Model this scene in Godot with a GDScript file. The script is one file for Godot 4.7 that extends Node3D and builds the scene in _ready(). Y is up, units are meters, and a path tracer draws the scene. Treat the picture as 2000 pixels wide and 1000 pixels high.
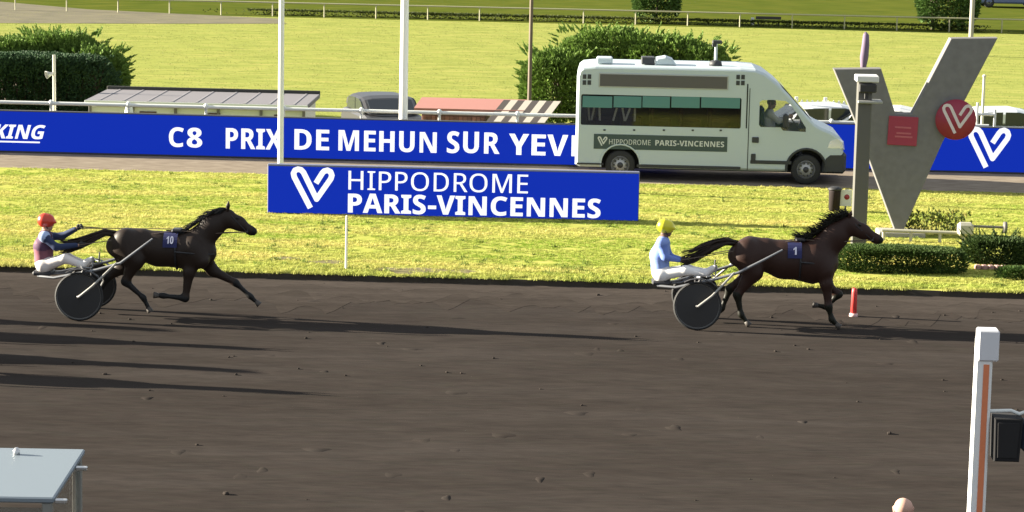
extends Node3D
# A trotting race passing the winning post: dirt track in front, lawn with sign boards, service road with a van, infield behind.
# World: x runs along the track, -z runs away from the camera, y is up, metres.

const FOCAL := 5200.0            # in pixels of the 2000 x 1000 photograph
const EYE := Vector3(0, 7.5, 0)
const LAWN := 0.10
const ROAD := 0.08
const INFIELD := -1.5
var cam_basis: Basis
var rng := RandomNumberGenerator.new()
var taken := {}
var mats := {}

# ---------------------------------------------------------------- pixels to places
func ray(px, py) -> Vector3:
	return (cam_basis * Vector3((px - 1000.0) / FOCAL, -(py - 500.0) / FOCAL, -1.0)).normalized()

func on_level(px, py, h := 0.0) -> Vector3:      # where the sight line meets the level y = h
	var d := ray(px, py)
	return EYE + d * ((h - EYE.y) / d.y)

func on_depth(px, py, z) -> Vector3:             # where the sight line meets the upright plane at depth z
	var d := ray(px, py)
	return EYE + d * ((z - EYE.z) / d.z)

# ---------------------------------------------------------------- naming
func numbered(n: String) -> String:
	if not taken.has(n):
		taken[n] = 0
		return n
	taken[n] += 1
	return "%s_%03d" % [n, taken[n]]

func tag(o, label: String, category: String, group := ""):
	o.set_meta("label", label)
	o.set_meta("category", category)
	if group != "":
		o.set_meta("group", group)
	return o

func thing(called: String, label: String, category: String, at := Vector3.ZERO, turn := 0.0, group := "") -> Node3D:
	var o := Node3D.new()
	o.name = numbered(called)
	add_child(o)
	o.position = at
	o.rotation.y = turn
	tag(o, label, category, group)
	return o

func copy_of(src, label: String, at: Vector3, turn := 0.0) -> Node3D:
	var base: String = src.get_meta("base_name") if src.has_meta("base_name") else str(src.name).rstrip("0123456789").rstrip("_")
	var r = src.duplicate()
	r.name = numbered(base)
	add_child(r)
	r.position = at
	r.rotation.y = turn
	r.set_meta("label", label)
	return r

func setting(o, kind := "structure"):
	o.set_meta("kind", kind)
	return o

# ---------------------------------------------------------------- materials
func lin(r, g, b) -> Color:
	return Color(r, g, b).linear_to_srgb()

func mat(key: String, c: Color, rough := 0.7, metal := 0.0, spec := 0.5) -> StandardMaterial3D:
	if mats.has(key):
		return mats[key]
	var m := StandardMaterial3D.new()
	m.albedo_color = c
	m.roughness = rough
	m.metallic = metal
	m.metallic_specular = spec
	mats[key] = m
	return m

func glow(key: String, base: Color, c: Color, e: float) -> StandardMaterial3D:
	var m := mat(key, base, 0.45)
	m.emission_enabled = true
	m.emission = c
	m.emission_energy_multiplier = e
	return m

func noise_tex(s: int, freq: float, stops: Array, oct := 5, size := 512, kind := FastNoiseLite.TYPE_SIMPLEX_SMOOTH, normal := false, bump := 4.0) -> NoiseTexture2D:
	var n := FastNoiseLite.new()
	n.seed = s
	n.noise_type = kind
	n.frequency = freq
	n.fractal_octaves = oct
	var t := NoiseTexture2D.new()
	t.width = size
	t.height = size
	t.seamless = true
	t.noise = n
	if normal:
		t.as_normal_map = true
		t.bump_strength = bump
	else:
		var g := Gradient.new()
		var offs := PackedFloat32Array()
		var cols := PackedColorArray()
		for st in stops:
			offs.append(st[0])
			cols.append(st[1])
		g.offsets = offs
		g.colors = cols
		t.color_ramp = g
	return t

func surface(key: String, tex: Texture2D, scale3: Vector3, rough := 0.9, normal: Texture2D = null, nscale := 0.5, spec := 0.04) -> StandardMaterial3D:
	var m := StandardMaterial3D.new()
	m.albedo_color = Color(1, 1, 1)
	m.albedo_texture = tex
	m.uv1_triplanar = true
	m.uv1_world_triplanar = true
	m.uv1_scale = scale3
	m.roughness = rough
	m.metallic_specular = spec
	if normal:
		m.normal_enabled = true
		m.normal_texture = normal
		m.normal_scale = nscale
	mats[key] = m
	return m

func vcol(key: String, rough := 0.8, spec := 0.4, back := 0.0) -> StandardMaterial3D:
	if mats.has(key):
		return mats[key]
	var m := mat(key, Color(1, 1, 1), rough, 0.0, spec)
	m.vertex_color_use_as_albedo = true
	if back > 0.0:
		m.backlight_enabled = true
		m.backlight = Color(back, back, back)
	return m

# ---------------------------------------------------------------- mesh helpers
func fresh() -> SurfaceTool:
	var s := SurfaceTool.new()
	s.begin(Mesh.PRIMITIVE_TRIANGLES)
	s.set_smooth_group(-1)
	return s

func tri(s: SurfaceTool, a: Vector3, b: Vector3, c: Vector3, inside: Vector3):
	if (b - a).cross(c - a).dot((a + b + c) / 3.0 - inside) > 0.0:
		s.add_vertex(a); s.add_vertex(c); s.add_vertex(b)
	else:
		s.add_vertex(a); s.add_vertex(b); s.add_vertex(c)

func quad(s: SurfaceTool, a, b, c, d, inside):
	tri(s, a, b, c, inside)
	tri(s, a, c, d, inside)

func box(s: SurfaceTool, c: Vector3, size: Vector3, bevel := 0.0, bs := Basis.IDENTITY):
	var h := size / 2.0
	bevel = minf(bevel, minf(h.x, minf(h.y, h.z)) * 0.9)
	if bevel <= 0.0:
		bevel = 0.0
	var V = func(sg: Vector3, ax: int) -> Vector3:
		var p := Vector3(sg.x * (h.x - bevel), sg.y * (h.y - bevel), sg.z * (h.z - bevel))
		p[ax] = sg[ax] * h[ax]
		return c + bs * p
	s.set_smooth_group(-1)
	for ax in 3:
		var u := (ax + 1) % 3
		var v := (ax + 2) % 3
		for sg in [-1.0, 1.0]:
			var q := []
			for k in [[-1.0, -1.0], [1.0, -1.0], [1.0, 1.0], [-1.0, 1.0]]:
				var g := Vector3.ZERO
				g[ax] = sg; g[u] = k[0]; g[v] = k[1]
				q.append(V.call(g, ax))
			quad(s, q[0], q[1], q[2], q[3], c)
	if bevel > 0.0:
		for ax in 3:           # edges that run along ax
			var u := (ax + 1) % 3
			var v := (ax + 2) % 3
			for a in [-1.0, 1.0]:
				for b in [-1.0, 1.0]:
					var g0 := Vector3.ZERO
					g0[ax] = -1.0; g0[u] = a; g0[v] = b
					var g1 := g0
					g1[ax] = 1.0
					quad(s, V.call(g0, u), V.call(g1, u), V.call(g1, v), V.call(g0, v), c)
		for a in [-1.0, 1.0]:
			for b in [-1.0, 1.0]:
				for d in [-1.0, 1.0]:
					var g := Vector3(a, b, d)
					tri(s, V.call(g, 0), V.call(g, 1), V.call(g, 2), c)

func tube(s: SurfaceTool, pts: Array, radii, sides := 8, caps := true, flat := 1.0):
	var n := pts.size()
	var rings := []
	var up := Vector3(0, 0, 1)
	for i in n:
		var t: Vector3 = (pts[mini(i + 1, n - 1)] - pts[maxi(i - 1, 0)]).normalized()
		var side := t.cross(up)
		if side.length() < 0.05:
			side = t.cross(Vector3(1, 0, 0))
		side = side.normalized()
		var nor := side.cross(t).normalized()
		var r: float = radii[i] if radii is Array else radii
		var ring := []
		for k in sides:
			var a := TAU * k / sides
			ring.append(pts[i] + side * (cos(a) * r) + nor * (sin(a) * r * flat))
		rings.append(ring)
	s.set_smooth_group(1 if sides > 4 else -1)
	for i in n - 1:
		var mid: Vector3 = (pts[i] + pts[i + 1]) / 2.0
		for k in sides:
			var k2 := (k + 1) % sides
			quad(s, rings[i][k], rings[i][k2], rings[i + 1][k2], rings[i + 1][k], mid)
	s.set_smooth_group(-1)
	if caps:
		for e in [0, n - 1]:
			var inner: Vector3 = pts[1] if e == 0 else pts[n - 2]
			for k in sides:
				tri(s, pts[e], rings[e][k], rings[e][(k + 1) % sides], inner)

# turns a list of (radius, offset) round an axis through c
func lathe(s: SurfaceTool, c: Vector3, axis: Vector3, prof: Array, sides := 24, smooth := true):
	axis = axis.normalized()
	var u := axis.cross(Vector3(0, 1, 0))
	if u.length() < 0.1:
		u = axis.cross(Vector3(1, 0, 0))
	u = u.normalized()
	var v := axis.cross(u)
	s.set_smooth_group(2 if smooth else -1)
	for i in prof.size() - 1:
		var p = prof[i]
		var q = prof[i + 1]
		var inside: Vector3 = c + axis * ((p[1] + q[1]) / 2.0)
		for k in sides:
			var a := TAU * k / sides
			var b := TAU * (k + 1) / sides
			var da := u * cos(a) + v * sin(a)
			var db := u * cos(b) + v * sin(b)
			var p0: Vector3 = c + axis * p[1] + da * p[0]
			var p1: Vector3 = c + axis * p[1] + db * p[0]
			var q0: Vector3 = c + axis * q[1] + da * q[0]
			var q1: Vector3 = c + axis * q[1] + db * q[0]
			if absf(p[1] - q[1]) < 0.0005:      # a flat ring: outwards is along the axis
				var sgn := -1.0 if i < prof.size() / 2 else 1.0
				inside = c + axis * (p[1] - sgn)
			if p[0] < 0.0001:
				tri(s, p0, q0, q1, inside)
			elif q[0] < 0.0001:
				tri(s, p0, p1, q0, inside)
			else:
				quad(s, p0, p1, q1, q0, inside)
	s.set_smooth_group(-1)

# stacks the same outline at several depths: levels = [[z, inset], ...]; closed at both ends
func loft(s: SurfaceTool, poly: PackedVector2Array, levels: Array):
	if Geometry2D.is_polygon_clockwise(poly):
		poly = poly.duplicate()
		poly.reverse()
	var area := 0.0
	for i in poly.size():
		area += poly[i].cross(poly[(i + 1) % poly.size()])
	if area < 0.0:
		poly = poly.duplicate()
		poly.reverse()
	if levels[0][0] > levels[levels.size() - 1][0]:
		levels = levels.duplicate()
		levels.reverse()
	var n := poly.size()
	var nrm := PackedVector2Array()          # outward, for a counter-clockwise outline
	for i in n:
		var e0 := (poly[i] - poly[(i + n - 1) % n]).normalized()
		var e1 := (poly[(i + 1) % n] - poly[i]).normalized()
		var n0 := Vector2(e0.y, -e0.x)
		var n1 := Vector2(e1.y, -e1.x)
		var m := (n0 + n1).normalized()
		m /= maxf(0.35, m.dot(n0))
		nrm.append(m)
	var rings := []
	for l in levels:
		var ring := []
		for i in n:
			var p := poly[i] - nrm[i] * float(l[1])
			ring.append(Vector3(p.x, p.y, l[0]))
		rings.append(ring)
	s.set_smooth_group(-1)
	for j in rings.size() - 1:
		for i in n:
			var i2 := (i + 1) % n
			var a: Vector3 = rings[j][i]
			var b: Vector3 = rings[j][i2]
			var c: Vector3 = rings[j + 1][i2]
			var d: Vector3 = rings[j + 1][i]
			for v in [a, c, b, a, d, c]:
				s.add_vertex(v)
	for e in [0, rings.size() - 1]:
		var flat := PackedVector2Array()
		for p in rings[e]:
			flat.append(Vector2(p.x, p.y))
		var idx := Geometry2D.triangulate_polygon(flat)
		for k in range(0, idx.size(), 3):
			var i0 := idx[k]
			var i1 := idx[k + 1]
			var i2 := idx[k + 2]
			var ccw := (flat[i1] - flat[i0]).cross(flat[i2] - flat[i0]) > 0.0
			if ccw == (e != 0):              # seen from outside the faces run clockwise
				var sw := i1
				i1 = i2
				i2 = sw
			for v in [i0, i1, i2]:
				s.add_vertex(rings[e][v])

func slab(s: SurfaceTool, poly: PackedVector2Array, z0: float, z1: float, bevel := 0.0):
	if bevel > 0.0:
		var sg := signf(z1 - z0)
		loft(s, poly, [[z0, bevel], [z0 + bevel * sg, 0.0], [z1 - bevel * sg, 0.0], [z1, bevel]])
	else:
		loft(s, poly, [[z0, 0.0], [z1, 0.0]])

func put(s: SurfaceTool, called: String, m: Material, parent: Node = null, at := Vector3.ZERO) -> MeshInstance3D:
	s.generate_normals()
	var o := MeshInstance3D.new()
	o.mesh = s.commit()
	o.material_override = m
	o.position = at
	if parent == null:
		o.name = numbered(called)
		add_child(o)
	else:
		o.name = called
		parent.add_child(o, true)
	return o

func again(src: MeshInstance3D, called: String, parent: Node, at: Vector3, m: Material = null) -> MeshInstance3D:
	var o := MeshInstance3D.new()
	o.mesh = src.mesh
	o.material_override = m if m else src.material_override
	o.name = called
	o.position = at
	parent.add_child(o, true)
	return o

func pts2(a: Array) -> PackedVector2Array:
	var r := PackedVector2Array()
	for p in a:
		r.append(Vector2(p[0], p[1]))
	return r

# ---------------------------------------------------------------- lettering and the heart-shaped V
func lettering(text: String, parent: Node, m: Material, c: Vector3, w: float, h: float, bold := true, fat := 0.0, slant := 0.0, thick := 0.01, called := "lettering") -> MeshInstance3D:
	var f := SystemFont.new()
	f.font_names = PackedStringArray(["Droid Sans"])
	f.font_weight = 700 if bold else 400
	var fv := FontVariation.new()
	fv.base_font = f
	fv.variation_embolden = fat
	var t := TextMesh.new()
	t.text = text
	t.font = fv
	t.font_size = 64
	t.pixel_size = 0.01
	t.depth = 0.1
	t.curve_step = 2.0
	var bb := t.get_aabb()
	var o := MeshInstance3D.new()
	o.mesh = t
	o.material_override = m
	o.name = called
	var sx := w / bb.size.x
	var sy := h / bb.size.y
	var bs := Basis(Vector3(sx, 0, 0), Vector3(slant * sy, sy, 0), Vector3(0, 0, thick / 0.1))
	o.transform = Transform3D(bs, c - bs * (bb.position + bb.size / 2.0))
	parent.add_child(o, true)
	return o

func heart_v(parent: Node, m: Material, c: Vector3, size: float, stroke := 0.125, thick := 0.01, called := "emblem") -> MeshInstance3D:
	var line := PackedVector2Array()
	for p in [[280, 255], [195, 95], [191, 76], [199, 60], [214, 54], [230, 57], [243, 70], [312, 208], [385, 100], [390, 82], [383, 64], [367, 56], [350, 61], [340, 72], [308, 125]]:
		line.append(Vector2((p[0] - 290.0) / 210.0, (158.0 - p[1]) / 210.0) * 1000.0)
	var polys := Geometry2D.offset_polyline(line, stroke * 500.0, Geometry2D.JOIN_ROUND, Geometry2D.END_BUTT)
	var s := fresh()
	var poly := PackedVector2Array()
	for p in polys[0]:
		if poly.is_empty() or poly[poly.size() - 1].distance_to(p) > 4.0:
			poly.append(p)
	for i in poly.size():
		poly[i] = poly[i] / 1000.0 * size
	slab(s, poly, 0.0, thick)
	return put(s, called, m, parent, c)

# ---------------------------------------------------------------- smooth bodies: tapered capsules joined by a smooth minimum, meshed as surface nets
# bones: [a, b, ra, rb, zscale, colour]
func blend_mesh(bones: Array, cell: float, k: float, into: ArrayMesh = null) -> ArrayMesh:
	var lo := Vector3(1e9, 1e9, 1e9)
	var hi := -lo
	for b in bones:
		var r: float = maxf(b[2], b[3]) * maxf(1.0, b[4]) + k * 0.6 + cell * 2.5
		for e in 2:
			var p: Vector3 = b[e]
			lo = lo.min(p - Vector3.ONE * r)
			hi = hi.max(p + Vector3.ONE * r)
	var nx := int((hi.x - lo.x) / cell) + 2
	var ny := int((hi.y - lo.y) / cell) + 2
	var nz := int((hi.z - lo.z) / cell) + 2
	var f := PackedFloat32Array()
	f.resize(nx * ny * nz)
	f.fill(1000.0)
	var raw := PackedFloat32Array()
	raw.resize(nx * ny * nz)
	raw.fill(1000.0)
	var own := PackedInt32Array()
	own.resize(nx * ny * nz)
	var bi := 0
	for b in bones:
		var a: Vector3 = b[0]
		var e: Vector3 = b[1]
		var ra: float = b[2]
		var rb: float = b[3]
		var zs: float = b[4]
		var r := maxf(ra, rb) + k * 0.6 + cell * 2.0
		var rz := maxf(ra, rb) * maxf(zs, 0.3) + k * 0.6 + cell * 2.0
		var mn := a.min(e)
		var mx := a.max(e)
		var x0 := maxi(0, int((mn.x - r - lo.x) / cell))
		var x1 := mini(nx - 1, int((mx.x + r - lo.x) / cell) + 1)
		var y0 := maxi(0, int((mn.y - r - lo.y) / cell))
		var y1 := mini(ny - 1, int((mx.y + r - lo.y) / cell) + 1)
		var z0 := maxi(0, int((mn.z - rz - lo.z) / cell))
		var z1 := mini(nz - 1, int((mx.z + rz - lo.z) / cell) + 1)
		var d := e - a
		var dd := maxf(d.length_squared(), 1e-8)
		var limit := k * 0.6 + cell * 2.0
		for ix in range(x0, x1 + 1):
			var px := lo.x + ix * cell - a.x
			for iy in range(y0, y1 + 1):
				var py := lo.y + iy * cell - a.y
				var base := (ix * ny + iy) * nz
				for iz in range(z0, z1 + 1):
					var pz := lo.z + iz * cell - a.z
					var t := clampf((px * d.x + py * d.y + pz * d.z) / dd, 0.0, 1.0)
					var qx := px - d.x * t
					var qy := py - d.y * t
					var qz := (pz - d.z * t) / zs
					var ds := sqrt(qx * qx + qy * qy + qz * qz) - (ra + (rb - ra) * t)
					if ds > limit:
						continue
					var i := base + iz
					if ds < raw[i]:
						raw[i] = ds
						own[i] = bi
					var o := f[i]
					var h := k - absf(o - ds)
					if h > 0.0:
						f[i] = minf(o, ds) - h * h / (4.0 * k)
					elif ds < o:
						f[i] = ds
		bi += 1
	var sx := ny * nz
	var sy := nz
	var vid := PackedInt32Array()
	vid.resize(nx * ny * nz)
	vid.fill(-1)
	var V := PackedVector3Array()
	var N := PackedVector3Array()
	var C := PackedColorArray()
	for ix in nx - 1:
		for iy in ny - 1:
			var base := ix * sx + iy * sy
			for iz in nz - 1:
				var i := base + iz
				var c0 := f[i]
				if c0 > 0.5 and f[i + sx + sy + 1] > 0.5:
					continue
				var c1 := f[i + sx]
				var c2 := f[i + sy]
				var c3 := f[i + sx + sy]
				var c4 := f[i + 1]
				var c5 := f[i + sx + 1]
				var c6 := f[i + sy + 1]
				var c7 := f[i + sx + sy + 1]
				var m := int(c0 < 0) + int(c1 < 0) + int(c2 < 0) + int(c3 < 0) + int(c4 < 0) + int(c5 < 0) + int(c6 < 0) + int(c7 < 0)
				if m == 0 or m == 8:
					continue
				var acc := Vector3.ZERO
				var cnt := 0
				if (c0 < 0) != (c1 < 0): acc += Vector3(c0 / (c0 - c1), 0, 0); cnt += 1
				if (c2 < 0) != (c3 < 0): acc += Vector3(c2 / (c2 - c3), 1, 0); cnt += 1
				if (c4 < 0) != (c5 < 0): acc += Vector3(c4 / (c4 - c5), 0, 1); cnt += 1
				if (c6 < 0) != (c7 < 0): acc += Vector3(c6 / (c6 - c7), 1, 1); cnt += 1
				if (c0 < 0) != (c2 < 0): acc += Vector3(0, c0 / (c0 - c2), 0); cnt += 1
				if (c1 < 0) != (c3 < 0): acc += Vector3(1, c1 / (c1 - c3), 0); cnt += 1
				if (c4 < 0) != (c6 < 0): acc += Vector3(0, c4 / (c4 - c6), 1); cnt += 1
				if (c5 < 0) != (c7 < 0): acc += Vector3(1, c5 / (c5 - c7), 1); cnt += 1
				if (c0 < 0) != (c4 < 0): acc += Vector3(0, 0, c0 / (c0 - c4)); cnt += 1
				if (c1 < 0) != (c5 < 0): acc += Vector3(1, 0, c1 / (c1 - c5)); cnt += 1
				if (c2 < 0) != (c6 < 0): acc += Vector3(0, 1, c2 / (c2 - c6)); cnt += 1
				if (c3 < 0) != (c7 < 0): acc += Vector3(1, 1, c3 / (c3 - c7)); cnt += 1
				vid[i] = V.size()
				V.append(lo + (Vector3(ix, iy, iz) + acc / cnt) * cell)
				var g := Vector3(c1 + c3 + c5 + c7 - c0 - c2 - c4 - c6, c2 + c3 + c6 + c7 - c0 - c1 - c4 - c5, c4 + c5 + c6 + c7 - c0 - c1 - c2 - c3)
				N.append(g.normalized())
				C.append(bones[own[i]][5])
	var I := PackedInt32Array()
	var st := [sx, sy, 1]
	for ix in range(1, nx - 1):
		for iy in range(1, ny - 1):
			for iz in range(1, nz - 1):
				var i := ix * sx + iy * sy + iz
				var s0 := f[i] < 0
				if not s0 and f[i] > 0.5:
					continue
				for ax in 3:
					if s0 == (f[i + int(st[ax])] < 0):
						continue
					var u: int = st[(ax + 1) % 3]
					var v: int = st[(ax + 2) % 3]
					var q0 := vid[i]
					var q1 := vid[i - u]
					var q2 := vid[i - u - v]
					var q3 := vid[i - v]
					if q0 < 0 or q1 < 0 or q2 < 0 or q3 < 0:
						continue
					var fn := (V[q1] - V[q0]).cross(V[q2] - V[q0])
					if fn.dot(N[q0] + N[q2]) > 0.0:
						I.append_array([q0, q2, q1, q0, q3, q2])
					else:
						I.append_array([q0, q1, q2, q0, q2, q3])
	var arr := []
	arr.resize(Mesh.ARRAY_MAX)
	arr[Mesh.ARRAY_VERTEX] = V
	arr[Mesh.ARRAY_NORMAL] = N
	arr[Mesh.ARRAY_COLOR] = C
	arr[Mesh.ARRAY_INDEX] = I
	if into == null:
		into = ArrayMesh.new()
	if V.size() > 0:
		into.add_surface_from_arrays(Mesh.PRIMITIVE_TRIANGLES, arr)
	return into

func put_mesh(m: Mesh, called: String, material: Material, parent: Node) -> MeshInstance3D:
	var o := MeshInstance3D.new()
	o.mesh = m
	o.material_override = material
	o.name = called
	parent.add_child(o, true)
	return o

# ---------------------------------------------------------------- people
# J: joints in metres in the thing's own space; C: linear colours
func person_parts(t: Node3D, J: Dictionary, C: Dictionary, fine := true):
	var skin: Color = C.skin
	var b := []
	var add = func(a, e, ra, rb, zs := 1.0, c = skin): b.append([a, e, ra, rb, zs, c])
	var side: Vector3 = (J.sh_r - J.sh_l).normalized()
	var spine: Vector3 = (J.chest - J.pelvis).normalized()
	add.call(J.hip_l, J.hip_r, 0.105, 0.105)
	add.call(J.pelvis, J.chest, 0.125, 0.13, 1.15)
	add.call(J.chest, J.neck - spine * 0.05, 0.135, 0.09, 1.2)
	add.call(J.sh_l, J.sh_r, 0.065, 0.065)
	add.call(J.neck, J.head - J.up * 0.06, 0.055, 0.052)
	for q in ["l", "r"]:
		add.call(J["sh_" + q], J["el_" + q], 0.055, 0.042)
		add.call(J["el_" + q], J["ha_" + q], 0.042, 0.028)
		add.call(J["hip_" + q], J["kn_" + q], 0.088, 0.062)
		add.call(J["kn_" + q], J["an_" + q], 0.058, 0.04)
		add.call(J["an_" + q], J["to_" + q], 0.045, 0.034)
	var m := blend_mesh(b, 0.017, 0.05)
	# head on a grid of its own
	var f: Vector3 = J.face
	var up: Vector3 = J.up
	var lat := f.cross(up).normalized()
	var h: Vector3 = J.head
	var hb := [
		[h + up * 0.03 - f * 0.025, h + up * 0.025 + f * 0.02, 0.082, 0.078, 0.95, C.get("hair", skin)],
		[h + up * 0.005 + f * 0.02, h - up * 0.055 + f * 0.045, 0.068, 0.048, 0.95, skin],
		[h - up * 0.085 + f * 0.062, h - up * 0.082 + f * 0.06, 0.026, 0.024, 1.2, skin],
		[h + up * 0.012 + f * 0.085, h - up * 0.02 + f * 0.104, 0.010, 0.014, 1.0, skin],
		[h - up * 0.09 - f * 0.02, h - up * 0.02 - f * 0.01, 0.054, 0.056, 1.0, skin],
		[h - up * 0.055 + f * 0.084 - lat * 0.015, h - up * 0.055 + f * 0.084 + lat * 0.015, 0.009, 0.009, 1.0, Color(skin.r * 0.75, skin.g * 0.45, skin.b * 0.45)],
	]
	for sg in [-1.0, 1.0]:
		hb.append([h + lat * 0.078 * sg - up * 0.03, h + lat * 0.082 * sg + up * 0.02, 0.012, 0.016, 0.8, skin])
		hb.append([h + lat * 0.031 * sg + up * 0.014 + f * 0.077, h + lat * 0.033 * sg + up * 0.014 + f * 0.077, 0.012, 0.012, 1.0, Color(0.03, 0.02, 0.02)])
		hb.append([h + lat * 0.02 * sg + up * 0.034 + f * 0.086, h + lat * 0.045 * sg + up * 0.032 + f * 0.078, 0.008, 0.007, 1.0, skin])
	blend_mesh(hb, 0.008, 0.018, m)
	# hands: palm, four bent fingers, a thumb from the side of the palm
	for q in ["l", "r"]:
		var w: Vector3 = J["ha_" + q]
		var d: Vector3 = (w - J["el_" + q]).normalized()
		var across := d.cross(Vector3(0, 0, 1)).normalized()      # knuckle line roughly upright
		if across.length() < 0.1:
			across = Vector3(0, 1, 0)
		if across.y < 0.0:
			across = -across
		var inn := d.cross(across).normalized() * (1.0 if q == "l" else -1.0)
		if inn.dot(side * (1.0 if q == "l" else -1.0)) < 0.0:
			inn = -inn
		var g := []
		for n in 4:
			var off: Vector3 = across * (0.028 - 0.019 * n)
			var L: float = [0.036, 0.042, 0.040, 0.031][n]
			var p0: Vector3 = w + d * 0.01 + off * 0.8
			var p1: Vector3 = w + d * 0.088 + off
			var p2: Vector3 = p1 + (d * 0.75 + inn * 0.65).normalized() * L
			var p3: Vector3 = p2 + (d * -0.15 + inn).normalized() * L * 0.75
			var p4: Vector3 = p3 + (-d + inn * 0.3).normalized() * L * 0.55
			g.append([p0, p1, 0.014, 0.0105, 1.0, C.get("glove", skin)])
			g.append([p1, p2, 0.0095, 0.009, 1.0, C.get("glove", skin)])
			g.append([p2, p3, 0.009, 0.0085, 1.0, C.get("glove", skin)])
			g.append([p3, p4, 0.0085, 0.007, 1.0, C.get("glove", skin)])
		var t0: Vector3 = w + d * 0.025 + across * 0.022
		var t1: Vector3 = t0 + (d * 0.7 + across * 0.6 + inn * 0.4).normalized() * 0.04
		var t2: Vector3 = t1 + (d * 0.9 + inn * 0.5).normalized() * 0.032
		g.append([t0, t1, 0.013, 0.011, 1.0, C.get("glove", skin)])
		g.append([t1, t2, 0.0105, 0.008, 1.0, C.get("glove", skin)])
		blend_mesh(g, 0.006, 0.008, m)
	put_mesh(m, "body", vcol("skin_vc", 0.6), t)
	# clothes
	var cloth := vcol("cloth_vc", 0.75, 0.3)
	var jb := []
	var jc: Color = C.jacket
	var sl: Color = C.get("sleeve", jc)
	jb.append([J.pelvis + spine * 0.05, J.chest, 0.145, 0.15, 1.17, C.get("jacket_low", jc)])
	jb.append([J.chest, J.neck - spine * 0.055, 0.152, 0.105, 1.22, jc])
	jb.append([J.sh_l, J.sh_r, 0.08, 0.08, 1.0, C.get("yoke", jc)])
	for q in ["l", "r"]:
		var w: Vector3 = J["ha_" + q] - (J["ha_" + q] - J["el_" + q]).normalized() * 0.03
		jb.append([J["sh_" + q], J["el_" + q], 0.07, 0.056, 1.0, sl])
		jb.append([J["el_" + q], w, 0.056, 0.04, 1.0, sl])
	put_mesh(blend_mesh(jb, 0.016, 0.04), "jacket", cloth, t)
	var tb := []
	tb.append([J.hip_l, J.hip_r, 0.12, 0.12, 1.0, C.trousers])
	tb.append([J.pelvis, J.pelvis + spine * 0.08, 0.138, 0.135, 1.15, C.trousers])
	for q in ["l", "r"]:
		tb.append([J["hip_" + q], J["kn_" + q], 0.104, 0.076, 1.0, C.trousers])
		tb.append([J["kn_" + q], J["an_" + q], 0.072, 0.053, 1.0, C.trousers])
	put_mesh(blend_mesh(tb, 0.016, 0.04), "trousers", cloth, t)
	for q in ["l", "r"]:
		var bb := [[J["an_" + q], J["to_" + q], 0.058, 0.044, 0.9, C.boots], [J["an_" + q] + (J["kn_" + q] - J["an_" + q]) * 0.22, J["an_" + q], 0.06, 0.058, 1.0, C.boots]]
		put_mesh(blend_mesh(bb, 0.014, 0.03), "boot", cloth, t)
	if C.has("helmet"):
		var eb := [
			[h + up * 0.04 - f * 0.035, h + up * 0.04 + f * 0.015, 0.115, 0.11, 0.95, C.helmet],
			[h + up * 0.035 + f * 0.085, h + up * 0.03 + f * 0.135, 0.05, 0.02, 1.5, C.helmet],
		]
		put_mesh(blend_mesh(eb, 0.010, 0.02), "helmet", vcol("helmet_vc", 0.35, 0.5), t)
		var s := fresh()
		tube(s, [h + up * 0.0 + lat * 0.085, h - up * 0.06 + lat * 0.06 + f * 0.02, h - up * 0.118 + f * 0.05, h - up * 0.06 - lat * 0.06 + f * 0.02, h - lat * 0.085], 0.006, 6)
		var gs := fresh()
		var gp := []
		for k in 9:
			var an := lerpf(-1.5, 1.5, k / 8.0)
			gp.append(h + up * 0.014 + f * (cos(an) * 0.092) + lat * (sin(an) * 0.082))
		tube(gs, gp, 0.014, 6)
		put(gs, "goggles", mat("goggle_dark", lin(0.02, 0.02, 0.022), 0.15), t)
		put(s, "chin_strap", mat("strap_black", lin(0.02, 0.02, 0.02), 0.6), t)

# ---------------------------------------------------------------- horses
var rig_s := 450.0
var rig_yg := 886.0
var rig_lean := 0.13
func hp(X, Y, z := 0.0) -> Vector3:        # a point measured on the enlarged photograph, in the horse's own space
	return Vector3((X - 1000.0) / rig_s + rig_lean * z, (rig_yg - (Y - 0.021 * (X - 1000.0))) / rig_s + 0.155 * z, z)

func strand(s: SurfaceTool, pts: Array, r: float, c: Color):
	s.set_color(c)
	var rr := []
	for i in pts.size():
		rr.append(maxf(0.002, r * (1.0 - 0.85 * float(i) / (pts.size() - 1))))
	tube(s, pts, rr, 5, false, 0.6)

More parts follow.
